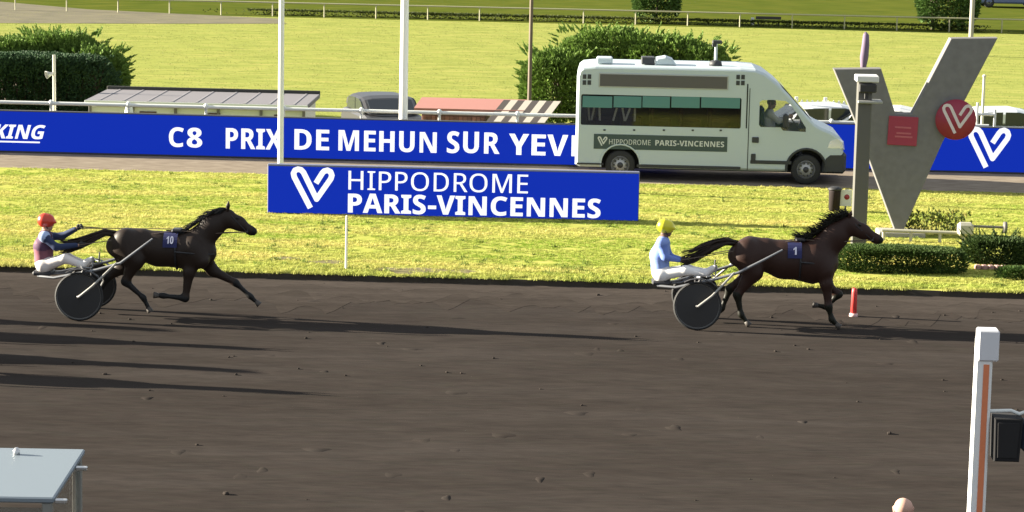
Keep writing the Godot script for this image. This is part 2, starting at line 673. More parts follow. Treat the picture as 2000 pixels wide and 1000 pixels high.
func make_horse(label: String, D: Dictionary, at: Vector3) -> Node3D:
	var t := thing("trotting_horse", label, "horse", at, 0.0, "horses racing on the dirt track")
	var coat: Color = D.coat
	var black: Color = D.points
	var b := []
	var T: Array = D.trunk
	for i in T.size() - 1:
		var p = T[i]
		var q = T[i + 1]
		b.append([hp(p[0], p[1]), hp(q[0], q[1]), p[2], q[2], 0.80, coat])
	var K: Array = D.neck
	for i in K.size() - 1:
		b.append([hp(K[i][0], K[i][1]), hp(K[i + 1][0], K[i + 1][1]), K[i][2], K[i + 1][2], 0.62, coat])
	var H: Array = D.head
	for i in H.size() - 1:
		b.append([hp(H[i][0], H[i][1]), hp(H[i + 1][0], H[i + 1][1]), H[i][2], H[i + 1][2], 0.72, coat if i < H.size() - 2 else black])
	# jaw and cheek
	b.append([hp(H[0][0] + 8, H[0][1] + 28), hp(H[1][0] + 5, H[1][1] + 22), 0.088, 0.062, 0.75, coat])
	for L in D.legs:
		var z: float = L.z
		var q: Array = L.p
		for i in q.size() - 1:
			var zz := z
			var z2 := z
			if i == 0:
				zz = z * 0.75
			var c := coat if i < 2 else black
			b.append([hp(q[i][0], q[i][1], zz), hp(q[i + 1][0], q[i + 1][1], z2), q[i][2], q[i + 1][2], 0.75 if i < 2 else 0.9, c])
	# muscle of shoulder and thigh on both sides
	for sg in [-1.0, 1.0]:
		b.append([hp(1240, 400, 0.15 * sg), hp(1300, 490, 0.17 * sg), 0.15, 0.12, 0.7, coat])
		b.append([hp(770, 350, 0.13 * sg), hp(800, 450, 0.16 * sg), 0.18, 0.15, 0.75, coat])
	var m := blend_mesh(b, 0.017, 0.075)
	# ears, nostril bumps and eyes on a fine grid
	var eb := []
	for sg in [-1.0, 1.0]:
		var e: Array = D.ear
		eb.append([hp(e[0][0], e[0][1], 0.045 * sg), hp((e[0][0] + e[1][0]) / 2.0, (e[0][1] + e[1][1]) / 2.0, 0.065 * sg), 0.03, 0.03, 0.7, coat])
		eb.append([hp((e[0][0] + e[1][0]) / 2.0, (e[0][1] + e[1][1]) / 2.0, 0.065 * sg), hp(e[1][0], e[1][1], 0.06 * sg), 0.03, 0.006, 0.7, coat])
		eb.append([hp(D.eye[0], D.eye[1], 0.068 * sg), hp(D.eye[0] + 6, D.eye[1] + 3, 0.068 * sg), 0.02, 0.02, 0.8, Color(0.01, 0.008, 0.006)])
		var n: Array = H[H.size() - 1]
		eb.append([hp(n[0] + 8, n[1] - 8, 0.026 * sg), hp(n[0] + 12, n[1] + 2, 0.026 * sg), 0.018, 0.016, 0.7, black])
	blend_mesh(eb, 0.008, 0.012, m)
	put_mesh(m, "body", vcol("horse_coat", 0.52, 0.35), t)
	# hooves
	for L in D.legs:
		var q: Array = L.p
		var n := q.size()
		var a := hp(q[n - 2][0], q[n - 2][1], L.z)
		var e := hp(q[n - 1][0], q[n - 1][1], L.z)
		var d := (e - a).normalized()
		var s := fresh()
		lathe(s, e - d * 0.045, d, [[0.0, 0.0], [0.036, 0.0], [0.046, 0.045], [0.052, 0.085], [0.0, 0.086]], 14)
		put(s, "hoof", mat("hoof", lin(0.05, 0.042, 0.035), 0.6), t)
	# mane
	var s := fresh()
	var M: Array = D.mane
	var r2 := RandomNumberGenerator.new()
	r2.seed = 41
	for n in D.mane_n:
		var u := r2.randf() * (M.size() - 1.001)
		var i := int(u)
		var w := u - i
		var root := hp(lerpf(M[i][0], M[i + 1][0], w), lerpf(M[i][1], M[i + 1][1], w), r2.randf_range(-0.03, 0.03))
		var dirv: Vector3 = D.mane_dir + Vector3(r2.randf_range(-0.4, 0.4), r2.randf_range(-0.35, 0.35), r2.randf_range(-0.4, 0.5))
		var len: float = D.mane_len * r2.randf_range(0.35, 1.2)
		var drop: float = D.mane_drop
		strand(s, [root, root + dirv * len * 0.45, root + dirv * len * 0.8 + Vector3(-0.02, -drop * 0.4, 0.01), root + dirv * len + Vector3(-0.05, -drop, 0.02)], 0.013, black)
	put(s, "mane", vcol("horse_hair", 0.55, 0.4), t)
	s = fresh()
	for n in 110:
		var pts := []
		var oz := r2.randf_range(-0.06, 0.06)
		var oy := r2.randf_range(-0.03, 0.03)
		for i in D.tail.size():
			var p = D.tail[i]
			var sp: float = float(i) / (D.tail.size() - 1)
			pts.append(hp(p[0], p[1], oz * (0.5 + sp * 1.6)) + Vector3(r2.randf_range(-0.03, 0.03), oy * (0.8 + 3.6 * sp) + r2.randf_range(-0.015, 0.015), 0))
		if r2.randf() < 0.4:
			pts = pts.slice(0, pts.size() - 1)
		strand(s, pts, 0.019, Color(0.020, 0.0135, 0.011))
	put(s, "tail", vcol("horse_hair", 0.55, 0.4), t)
	# harness
	var strap := mat("harness", lin(0.012, 0.012, 0.014), 0.45)
	s = fresh()
	var g: Array = D.girth
	var ring := []
	for k in 25:
		var a := TAU * k / 24.0
		ring.append(hp(g[0], g[1]) + Vector3(0.0, cos(a) * (g[2] + 0.012), sin(a) * (g[2] * 0.80 + 0.012)))
	tube(s, ring, 0.016, 6, false)
	put(s, "girth_strap", strap, t)
	s = fresh()
	box(s, hp(g[0], g[1]) + Vector3(0, g[2] + 0.025, 0), Vector3(0.16, 0.06, 0.22), 0.02)
	put(s, "saddle", strap, t)
	s = fresh()
	var br := []
	for k in 13:
		var a := PI * k / 12.0
		br.append(hp(lerpf(g[0], D.breast[0], sin(a)), lerpf(g[1] - 5, D.breast[1], sin(a))) + Vector3(0, 0, cos(a) * 0.29))
	tube(s, br, 0.014, 6, false)
	put(s, "breast_strap", strap, t)
	s = fresh()
	for sg in [-1.0, 1.0]:
		var h0 := hp(H[0][0] - 2, H[0][1] - 45, 0.05 * sg)
		var h1 := hp(H[2][0] - 25, H[2][1] + 12, 0.062 * sg)
		tube(s, [h0, hp(D.eye[0] - 8, D.eye[1] + 18, 0.088 * sg), h1], 0.007, 5, false)
		tube(s, [hp(H[2][0] - 28, H[2][1] - 26, 0.0), hp(H[2][0] - 20, H[2][1] - 5, 0.066 * sg), h1], 0.007, 5, false)
		lathe(s, h1, Vector3(0, 0, 1), [[0.0, -0.006], [0.024, -0.006], [0.024, 0.006], [0.0, 0.006]], 10)
	put(s, "bridle", strap, t)
	s = fresh()
	for sg in [-1.0, 1.0]:
		var bit := hp(H[2][0] - 25, H[2][1] + 12, 0.066 * sg)
		var ter := hp(g[0], g[1] , 0.0) + Vector3(0.0, g[2] + 0.03, 0.07 * sg)
		var hand: Vector3 = D.hands[0 if sg < 0 else 1]
		tube(s, [bit, (bit + ter) / 2.0 + Vector3(0, -0.03, 0.03 * sg), ter, (ter + hand) / 2.0 + Vector3(0, 0.0, 0.05 * sg), hand], 0.007, 5, false)
	put(s, "reins", mat("rein", lin(0.10, 0.07, 0.05), 0.6), t)
	# numbered saddle cloth, bent round the ribs on the side towards the lawn rail and on the other side
	var pc: Array = D.pad
	for sg in [1.0, -1.0]:
		s = fresh()
		var w := 0.22
		var hh := 0.23
		var rows := 6
		var c := hp(g[0], g[1])
		var ctr := hp(pc[0], pc[1], 0.24)
		for r in rows:
			var q := []
			for e in [0, 1]:
				var yy: float = ctr.y + hh / 2.0 - hh * (r + e) / rows
				var rel: float = clampf((yy - c.y) / (g[2] + 0.02), -0.98, 0.98)
				var zz: float = (sqrt(1.0 - rel * rel) * (g[2] * 0.80 + 0.012) + 0.016) * sg
				q.append(Vector3(ctr.x - w / 2.0, yy, zz))
				q.append(Vector3(ctr.x + w / 2.0, yy, zz))
			quad(s, q[0], q[1], q[3], q[2], c)
		var pad := put(s, "number_cloth", mat("pad_blue", lin(0.010, 0.013, 0.075), 0.8), t)
		if sg > 0:
			pad.set_meta("label", "blue saddle cloth with white number " + D.number)
			var zf: float = 0.0
			var rel0: float = clampf((ctr.y - c.y) / (g[2] + 0.02), -0.98, 0.98)
			zf = sqrt(1.0 - rel0 * rel0) * (g[2] * 0.80 + 0.012) + 0.03
			var tx := lettering(D.number, pad, mat("num_white", lin(0.5, 0.5, 0.6), 0.7), Vector3(ctr.x, ctr.y, zf), 0.055 * D.number.length() + 0.0, 0.13, true, 0.3, 0.0, 0.004)
			var slope := atan2(rel0 * (g[2] * 0.80) / maxf(0.2, sqrt(1.0 - rel0 * rel0)), g[2])
			tx.transform = Transform3D(Basis(Vector3(1, 0, 0), -slope), Vector3(ctr.x, ctr.y, zf)) * Transform3D(Basis.IDENTITY, -Vector3(ctr.x, ctr.y, zf)) * tx.transform
	return t

# ---------------------------------------------------------------- sulky: two disc wheels, arched frame, shafts, seat
func make_sulky(label: String, at: Vector3, ax: float, seat: Vector3, tip: Vector3, feet: Vector3) -> Node3D:
	# ax, seat, tip and feet are in the horse's space; the sulky's own base lies under its axle
	var t := thing("racing_sulky", label, "sulky", at + Vector3(ax, 0, 0), 0.0, "sulkies drawn by the racing horses")
	var o := Vector3(-ax, 0, 0)
	var alu := mat("sulky_alu", lin(0.20, 0.205, 0.215), 0.4, 0.5)
	var dark := mat("sulky_dark", lin(0.03, 0.03, 0.034), 0.5)
	var R := 0.38
	for sg in [-1.0, 1.0]:
		var w := Node3D.new()
		w.name = "wheel"
		t.add_child(w, true)
		w.position = Vector3(0, R, 0.56 * sg)
		w.rotation.x = deg_to_rad(-5.0 * sg)
		var s := fresh()
		var prof := []
		for k in 13:
			var a := TAU * k / 12.0
			prof.append([R - 0.02 + cos(a) * 0.02, sin(a) * 0.02])
		lathe(s, Vector3.ZERO, Vector3(0, 0, 1), prof, 36)
		put(s, "tyre", mat("tyre", lin(0.02, 0.02, 0.02), 0.8), w)
		s = fresh()
		lathe(s, Vector3.ZERO, Vector3(0, 0, 1), [[0.0, -0.03], [0.1, -0.026], [R - 0.045, -0.01], [R - 0.045, 0.01], [0.1, 0.026], [0.0, 0.03]], 40, false)
		put(s, "wheel_disc", mat("wheel_disc", lin(0.017, 0.016, 0.0155), 0.7), w)
		s = fresh()
		lathe(s, Vector3.ZERO, Vector3(0, 0, 1), [[R - 0.046, -0.014], [R - 0.03, -0.017], [R - 0.03, 0.017], [R - 0.046, 0.014]], 36)
		put(s, "rim", mat("rim_dark", lin(0.07, 0.068, 0.065), 0.5, 0.3), w)
		s = fresh()
		lathe(s, Vector3.ZERO, Vector3(0, 0, 1), [[0.0, -0.06], [0.025, -0.06], [0.028, 0.06], [0.0, 0.06]], 14)
		put(s, "hub", dark, w)
	for sg in [-1.0, 1.0]:
		# shaft from under the seat, along the thigh and up to the saddle
		var s := fresh()
		tube(s, [seat + o + Vector3(-0.06, -0.02, 0.16 * sg), seat + o + Vector3(0.22, -0.02, 0.30 * sg), Vector3(0.25, 0.78, 0.40 * sg), Vector3(0.62, 0.90, 0.43 * sg), Vector3(lerpf(0.62, tip.x - ax, 0.6), lerpf(0.90, tip.y, 0.6), 0.41 * sg), tip + o + Vector3(0, 0, 0.36 * sg)], [0.022, 0.024, 0.024, 0.023, 0.02, 0.016], 8)
		put(s, "shaft", alu, t)
		# fork: inner leg from the arch down to the hub, outer stay slanting forwards up to the shaft
		s = fresh()
		tube(s, [Vector3(0.0, R, 0.49 * sg), Vector3(0.0, 0.66, 0.45 * sg), Vector3(0.05, 0.80, 0.38 * sg)], 0.022, 8)
		put(s, "fork", dark, t)
		s = fresh()
		tube(s, [Vector3(0.0, R, 0.63 * sg), Vector3(0.22, 0.56, 0.645 * sg), Vector3(0.56, 0.90, 0.46 * sg)], 0.019, 8)
		put(s, "stay", mat("stay_pale", lin(0.30, 0.29, 0.265), 0.45, 0.3), t)
		# mud guard over the wheel
		s = fresh()
		var a0 := []
		for k in 7:
			var a := deg_to_rad(lerpf(35.0, 120.0, k / 6.0))
			a0.append(Vector3(cos(a) * 0.43, R + sin(a) * 0.43, 0.52 * sg))
		for k in 6:
			quad(s, a0[k] - Vector3(0, 0, 0.05), a0[k] + Vector3(0, 0, 0.05), a0[k + 1] + Vector3(0, 0, 0.05), a0[k + 1] - Vector3(0, 0, 0.05), Vector3(0, R, 0.52 * sg))
			quad(s, a0[k] - Vector3(0, 0.008, 0.05), a0[k] + Vector3(0, -0.008, 0.05), a0[k + 1] + Vector3(0, -0.008, 0.05), a0[k + 1] - Vector3(0, 0.008, 0.05), Vector3(0, 3.0, 0.52 * sg))
		put(s, "mud_guard", dark, t)
		# stirrup for the driver's foot
		s = fresh()
		var ft := feet + o
		tube(s, [Vector3(ft.x - 0.06, 0.82, 0.41 * sg), Vector3(ft.x + 0.08, ft.y - 0.07, 0.33 * sg), Vector3(ft.x + 0.09, ft.y - 0.05, feet.z * sg), Vector3(ft.x + 0.1, ft.y + 0.09, feet.z * sg)], 0.012, 6)
		put(s, "foot_rest", alu, t)
	var s := fresh()
	tube(s, [Vector3(0.05, 0.80, -0.40), Vector3(-0.05, 0.80, -0.2), Vector3(-0.05, 0.80, 0.2), Vector3(0.05, 0.80, 0.40)], 0.024, 8)
	put(s, "cross_arch", alu, t)
	s = fresh()
	box(s, seat + o + Vector3(0, 0.02, 0), Vector3(0.30, 0.07, 0.36), 0.025)
	put(s, "seat", dark, t)
	s = fresh()
	tube(s, [seat + o + Vector3(0.0, -0.02, 0), Vector3((seat + o).x * 0.4, 0.66, 0), Vector3(-0.05, 0.79, 0)], 0.02, 8)
	put(s, "seat_bar", alu, t)
	return t

# ---------------------------------------------------------------- the van
func vp(cx, cy) -> Vector2:                 # measured on the enlarged photograph of the van's near side
	return Vector2((cx - 125.0) / 259.0, (945.0 - (cy - 0.021 * (cx - 1450.0))) / 259.0)

func vpoly(a: Array) -> PackedVector2Array:
	var r := PackedVector2Array()
	for p in a:
		r.append(vp(p[0], p[1]))
	return r

func rect2(x0, y0, x1, y1) -> PackedVector2Array:
	return PackedVector2Array([Vector2(x0, y0), Vector2(x1, y0), Vector2(x1, y1), Vector2(x0, y1)])

func rounded(x0, y0, x1, y1, r) -> PackedVector2Array:
	var o := PackedVector2Array()
	for q in [[x1 - r, y1 - r, 0.0], [x0 + r, y1 - r, 90.0], [x0 + r, y0 + r, 180.0], [x1 - r, y0 + r, 270.0]]:
		for k in 5:
			var a := deg_to_rad(q[2] + 22.5 * k)
			o.append(Vector2(q[0] + cos(a) * r, q[1] + sin(a) * r))
	return o

func cut(parent: Node, poly: PackedVector2Array, z_near: float, depth: float, m: Material):
	var c := CSGPolygon3D.new()
	c.polygon = poly
	c.mode = CSGPolygon3D.MODE_DEPTH
	c.depth = depth
	c.position.z = z_near
	c.operation = CSGShape3D.OPERATION_SUBTRACTION
	c.material = m
	parent.add_child(c)

func wheel(parent: Node, at: Vector3, r: float, w: float, sg: float, rim_c: Material, slots := false):
	var n := Node3D.new()
	n.name = "wheel"
	parent.add_child(n, true)
	n.position = at
	var s := fresh()
	lathe(s, Vector3.ZERO, Vector3(0, 0, 1), [[r * 0.62, -w / 2], [r * 0.93, -w / 2], [r, -w * 0.32], [r, w * 0.32], [r * 0.93, w / 2], [r * 0.62, w / 2]], 28)
	put(s, "tyre", mat("tyre", lin(0.02, 0.02, 0.02), 0.8), n)
	s = fresh()
	lathe(s, Vector3.ZERO, Vector3(0, 0, sg), [[0.0, -w * 0.3], [r * 0.62, -w * 0.45], [r * 0.64, w * 0.45], [r * 0.56, w * 0.47], [r * 0.5, w * 0.3], [r * 0.3, w * 0.36], [r * 0.26, w * 0.46], [0.0, w * 0.47]], 28)
	var rim := put(s, "rim", rim_c, n)
	s = fresh()
	lathe(s, Vector3(0, 0, w * 0.47 * sg), Vector3(0, 0, sg), [[0.0, 0.0], [r * 0.2, 0.0], [r * 0.17, 0.025], [0.0, 0.03]], 16)
	put(s, "hub_cap", mat("hub_dark", lin(0.03, 0.03, 0.03), 0.5), rim)
	if slots:
		for k in 10:
			var a := TAU * k / 10.0
			s = fresh()
			box(s, Vector3(cos(a) * r * 0.41, sin(a) * r * 0.41, sg * w * 0.335), Vector3(r * 0.1, r * 0.1, 0.012))
			put(s, "wheel_slot", mat("hub_dark", lin(0.03, 0.03, 0.03), 0.5), rim)

func make_van(at: Vector3):
	var t := thing("display_van", "white high-roofed van with long side window, parked on the service road", "van", at)
	var white := mat("van_white", lin(0.43, 0.495, 0.51), 0.4)
	var inside := mat("van_inside", lin(0.05, 0.055, 0.055), 0.8)
	var black := mat("van_plastic", lin(0.028, 0.03, 0.032), 0.6)
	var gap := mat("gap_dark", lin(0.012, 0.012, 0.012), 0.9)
	var W := 1.0
	# body: the side outline stacked across the width with softly rounded edges, hollowed out
	var prof := pts2([[0.0, 0.33], [0.0, 2.29], [0.04, 2.43], [0.13, 2.50], [0.4, 2.53], [3.6, 2.545], [3.93, 2.525], [4.14, 2.45], [4.43, 2.24], [4.70, 1.97], [5.08, 1.55], [5.27, 1.36], [5.40, 1.285], [5.62, 1.20], [5.83, 1.09], [5.90, 1.0], [5.92, 0.86], [5.93, 0.62], [5.93, 0.42], [5.86, 0.30], [5.5, 0.28], [0.1, 0.28]])
	var s := fresh()
	loft(s, prof, [[-W, 0.06], [-W + 0.02, 0.03], [-W + 0.07, 0.0], [W - 0.07, 0.0], [W - 0.02, 0.03], [W, 0.06]])
	s.generate_normals()
	var root := CSGCombiner3D.new()
	root.name = "body"
	t.add_child(root)
	var bm := CSGMesh3D.new()
	bm.mesh = s.commit()
	bm.material = white
	root.add_child(bm)
	var win := vpoly([[1172, 470], [1185, 458], [1240, 456], [1320, 462], [1345, 480], [1395, 545], [1440, 615], [1440, 640], [1310, 632], [1296, 614], [1182, 612], [1172, 600]])
	cut(root, pts2([[3.98, 0.62], [3.98, 2.28], [4.15, 2.36], [4.38, 2.17], [4.98, 1.48], [5.05, 1.3], [5.05, 0.62]]), 0.93, 1.86, inside)
	cut(root, win, 1.2, 2.4, black)
	var a0 := Vector2(4.56, 2.13)
	var a1 := Vector2(5.22, 1.41)
	var nn := Vector2(0.72, 0.69)
	cut(root, PackedVector2Array([a0 - nn * 0.3, a0 + nn * 0.3, a1 + nn * 0.3, a1 - nn * 0.3]), 0.78, 1.56, black)
	var band := rounded(vp(152, 0).x, vp(600, 612).y, vp(1068, 0).x, vp(600, 436).y, 0.04)
	cut(root, band, 1.2, 0.235, black)
	cut(root, rect2(0.25, 0.75, 3.7, 2.0), 0.97, 1.9, inside)
	var wx := [vp(385, 0).x, vp(1450, 0).x]
	for x in wx:
		for sg in [-1.0, 1.0]:
			var c := CSGCylinder3D.new()
			c.radius = 0.425
			c.height = 0.34
			c.sides = 32
			c.rotation.x = PI / 2.0
			c.position = Vector3(x, 0.36, sg * 0.88)
			c.operation = CSGShape3D.OPERATION_SUBTRACTION
			c.material = gap
			root.add_child(c)
	var steel := mat("van_steel", lin(0.40, 0.40, 0.40), 0.45, 0.3)
	for x in wx:
		for sg in [-1.0, 1.0]:
			wheel(t, Vector3(x, 0.335, sg * 0.87), 0.335, 0.21, sg, steel, sg > 0.0)
	# wheel arch lips
	for i in 2:
		s = fresh()
		var arc := []
		for k in 15:
			var a := deg_to_rad(lerpf(-8.0, 188.0, k / 14.0))
			arc.append(Vector3(wx[i] + cos(a) * 0.44, 0.36 + sin(a) * 0.44, W - 0.002))
		tube(s, arc, 0.03 if i == 1 else 0.022, 6)
		put(s, "wheel_arch", black if i == 1 else white, t)
	# underside plate, near-black so the shade below the van is in its colour
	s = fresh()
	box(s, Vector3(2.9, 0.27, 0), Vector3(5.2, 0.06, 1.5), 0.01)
	put(s, "shade_plate", gap, t)
	# glass
	var tint := mat("van_glass", Color(0.05, 0.07, 0.07, 0.35), 0.05)
	tint.transparency = BaseMaterial3D.TRANSPARENCY_ALPHA
	var clear := mat("cab_glass", Color(0.25, 0.33, 0.36, 0.22), 0.04)
	clear.transparency = BaseMaterial3D.TRANSPARENCY_ALPHA
	s = fresh()
	slab(s, win, W - 0.028, W - 0.022)
	put(s, "door_glass", clear, t)
	s = fresh()
	var mid := (a0 + a1) / 2.0
	box(s, Vector3(mid.x + 0.01, mid.y + 0.01, 0), Vector3(a0.distance_to(a1) - 0.02, 0.008, 1.55), 0.0, Basis(Vector3(0, 0, 1), atan2(a1.y - a0.y, a1.x - a0.x)))
	put(s, "windscreen", clear, t)
	s = fresh()
	slab(s, band, W - 0.028, W - 0.022)
	put(s, "side_glass", tint, t)
	# five raised shutters along the top of the side window
	var sh := [[160, 330], [338, 497], [503, 660], [668, 830], [838, 1060]]
	for q in sh:
		s = fresh()
		slab(s, rect2(vp(q[0], 0).x, vp(q[0], 502).y, vp(q[1], 0).x, vp(q[1], 440).y), W - 0.012, W - 0.004, 0.003)
		put(s, "shutter", mat("shutter_teal", lin(0.075, 0.20, 0.19), 0.3), t)
	# seats, and white strips that draw the reflections on the window as shapes
	for x in [0.6, 1.25, 1.9, 2.55, 3.2]:
		s = fresh()
		box(s, Vector3(x, 1.18, 0.35), Vector3(0.46, 0.34, 0.5), 0.05)
		box(s, Vector3(x - 0.22, 1.42, 0.35), Vector3(0.1, 0.5, 0.46), 0.04)
		put(s, "passenger_seat", mat("seat_red", lin(0.05, 0.018, 0.014), 0.8), t)
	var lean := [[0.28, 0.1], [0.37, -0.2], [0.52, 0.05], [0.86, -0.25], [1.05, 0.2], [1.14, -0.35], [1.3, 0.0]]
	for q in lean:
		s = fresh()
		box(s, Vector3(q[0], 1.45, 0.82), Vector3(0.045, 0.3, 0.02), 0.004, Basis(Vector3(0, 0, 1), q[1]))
		put(s, "reflection_strip", mat("reflection_white", lin(0.75, 0.75, 0.72), 0.6), t)
	# upper display panel with frame
	s = fresh()
	slab(s, rect2(vp(250, 0).x, vp(600, 392).y, vp(990, 0).x, vp(600, 312).y), W, W + 0.018, 0.006)
	put(s, "display_frame", mat("van_trim_grey", lin(0.35, 0.36, 0.34), 0.5), t)
	s = fresh()
	slab(s, rect2(vp(257, 0).x, vp(600, 386).y, vp(983, 0).x, vp(600, 318).y), W + 0.016, W + 0.022)
	put(s, "display_screen", mat("display_off", lin(0.085, 0.078, 0.075), 0.35), t)
	# vents, four small grilles at each end
	for cx in [182, 1058]:
		for dx in [-14, 14]:
			for dy in [-17, 17]:
				var p := vp(cx + dx, 343 + dy)
				s = fresh()
				box(s, Vector3(p.x, p.y, W + 0.004), Vector3(0.08, 0.1, 0.012), 0.003)
				put(s, "vent", black, t)
	# dark green name strip
	s = fresh()
	var p0 := vp(230, 745)
	var p1 := vp(995, 655)
	var sy0: float = vp(600, 748).y
	var sy1: float = vp(600, 662).y
	slab(s, rect2(p0.x, sy0, p1.x, sy1), W, W + 0.008, 0.002)
	var strip := put(s, "name_strip", mat("strip_green", lin(0.035, 0.06, 0.06), 0.4), t)
	var pale := mat("strip_letter", lin(0.55, 0.57, 0.55), 0.5)
	var yc := (sy0 + sy1) / 2.0
	heart_v(strip, pale, Vector3(vp(280, 0).x, yc, W + 0.008), 0.2, 0.14, 0.004)
	lettering("HIPPODROME", strip, pale, Vector3(vp(437, 0).x, yc, W + 0.010), 0.92, 0.115, false, 0.0, 0.0, 0.004)
	lettering("PARIS-VINCENNES", strip, pale, Vector3(vp(780, 0).x, yc, W + 0.010), 1.52, 0.125, true, 0.0, 0.0, 0.004)
	# door seams, trim lines, handles
	for q in [[1097, 365, 1104, 620], [1112, 390, 1116, 860]]:
		s = fresh()
		box(s, Vector3(vp((q[0] + q[2]) / 2.0, 0).x, (vp(q[0], q[1]).y + vp(q[0], q[3]).y) / 2.0, W + 0.001), Vector3((q[2] - q[0]) / 259.0, (q[3] - q[1]) / 259.0, 0.01))
		put(s, "door_seam", gap, t)
	for q in [[480, 835, 1075, 852], [135, 822, 290, 832], [1130, 805, 1365, 825]]:
		s = fresh()
		box(s, Vector3(vp((q[0] + q[2]) / 2.0, 0).x, vp((q[0] + q[2]) / 2.0, (q[1] + q[3]) / 2.0).y, W + 0.008), Vector3((q[2] - q[0]) / 259.0, (q[3] - q[1]) / 259.0, 0.03), 0.008)
		put(s, "trim_strip", black, t)
	for q in [[1155, 686, 38, 32], [1146, 788, 26, 44]]:
		s = fresh()
		var p := vp(q[0], q[1])
		box(s, Vector3(p.x, p.y, W + 0.012), Vector3(q[2] / 259.0, q[3] / 259.0, 0.04), 0.012)
		put(s, "door_handle", black, t)
	s = fresh()
	box(s, Vector3(4.62, 1.42, W + 0.12), Vector3(0.12, 0.32, 0.2), 0.04)
	box(s, Vector3(4.6, 1.36, W + 0.03), Vector3(0.06, 0.06, 0.12), 0.01)
	put(s, "wing_mirror", black, t)
	# window latches under the long window
	for cx in [290, 460, 630, 795, 955]:
		s = fresh()
		var p := vp(cx, 632)
		box(s, Vector3(p.x, p.y, W + 0.006), Vector3(0.05, 0.035, 0.02), 0.004)
		put(s, "latch", black, t)
	# bumper and headlights
	s = fresh()
	loft(s, pts2([[5.44, 0.26], [5.5, 0.62], [5.62, 0.72], [5.95, 0.73], [6.0, 0.68], [6.0, 0.34], [5.93, 0.26]]), [[-W - 0.01, 0.05], [-W + 0.08, 0.0], [W - 0.08, 0.0], [W + 0.01, 0.05]])
	put(s, "bumper", black, t)
	for sg in [-1.0, 1.0]:
		s = fresh()
		loft(s, pts2([[5.52, 0.80], [5.60, 1.02], [5.80, 1.085], [5.925, 0.98], [5.95, 0.80]]), [[sg * (W - 0.3), 0.0], [sg * (W - 0.05), 0.0], [sg * (W + 0.006), 0.035]])
		put(s, "headlight", mat("lamp_glass", lin(0.72, 0.74, 0.76), 0.08, 0.35), t)
	# roof gear
	s = fresh()
	var h0: float = 2.54
	box(s, Vector3(vp(280, 0).x, h0 + 0.07, 0.35), Vector3(0.36, 0.14, 0.5), 0.03)
	put(s, "roof_hatch", white, t)
	s = fresh()
	box(s, Vector3(vp(530, 0).x, h0 + 0.09, 0.35), Vector3(0.3, 0.16, 0.4), 0.02)
	put(s, "roof_fan", black, t)
	s = fresh()
	loft(s, pts2([[1.72, h0], [1.74, h0 + 0.15], [1.95, h0 + 0.19], [2.1, h0 + 0.14], [2.2, h0]]), [[0.05, 0.03], [0.08, 0.0], [0.55, 0.0], [0.58, 0.03]])
	put(s, "air_conditioner", white, t)
	var mast := Node3D.new()
	mast.name = "camera_mast"
	t.add_child(mast)
	mast.position = Vector3(vp(920, 0).x, h0, 0.35)
	s = fresh()
	lathe(s, Vector3.ZERO, Vector3(0, 1, 0), [[0.0, 0.0], [0.15, 0.0], [0.13, 0.1], [0.05, 0.13], [0.0, 0.13]], 16)
	put(s, "base", black, mast)
	s = fresh()
	tube(s, [Vector3(0, 0.1, 0), Vector3(0, 0.5, 0)], 0.035, 10)
	put(s, "pole", white, mast)
	s = fresh()
	box(s, Vector3(0.02, 0.53, 0), Vector3(0.22, 0.08, 0.12), 0.02)
	box(s, Vector3(-0.04, 0.46, 0), Vector3(0.1, 0.07, 0.09), 0.01)
	put(s, "camera_head", black, mast)
	# the cab: seat and steering wheel
	s = fresh()
	box(s, Vector3(4.35, 0.92, 0.42), Vector3(0.5, 0.16, 0.5), 0.05)
	box(s, Vector3(4.12, 1.3, 0.42), Vector3(0.12, 0.75, 0.48), 0.05)
	put(s, "cab_seat", inside, t)
	s = fresh()
	var sw := []
	for k in 21:
		var a := TAU * k / 20.0
		sw.append(Vector3(4.86, 1.32, 0.42) + Vector3(-0.12, 0.15, 0) * cos(a) + Vector3(0, 0, 0.19) * sin(a))
	tube(s, sw, 0.015, 6, false)
	put(s, "steering_wheel", black, t)
	return t

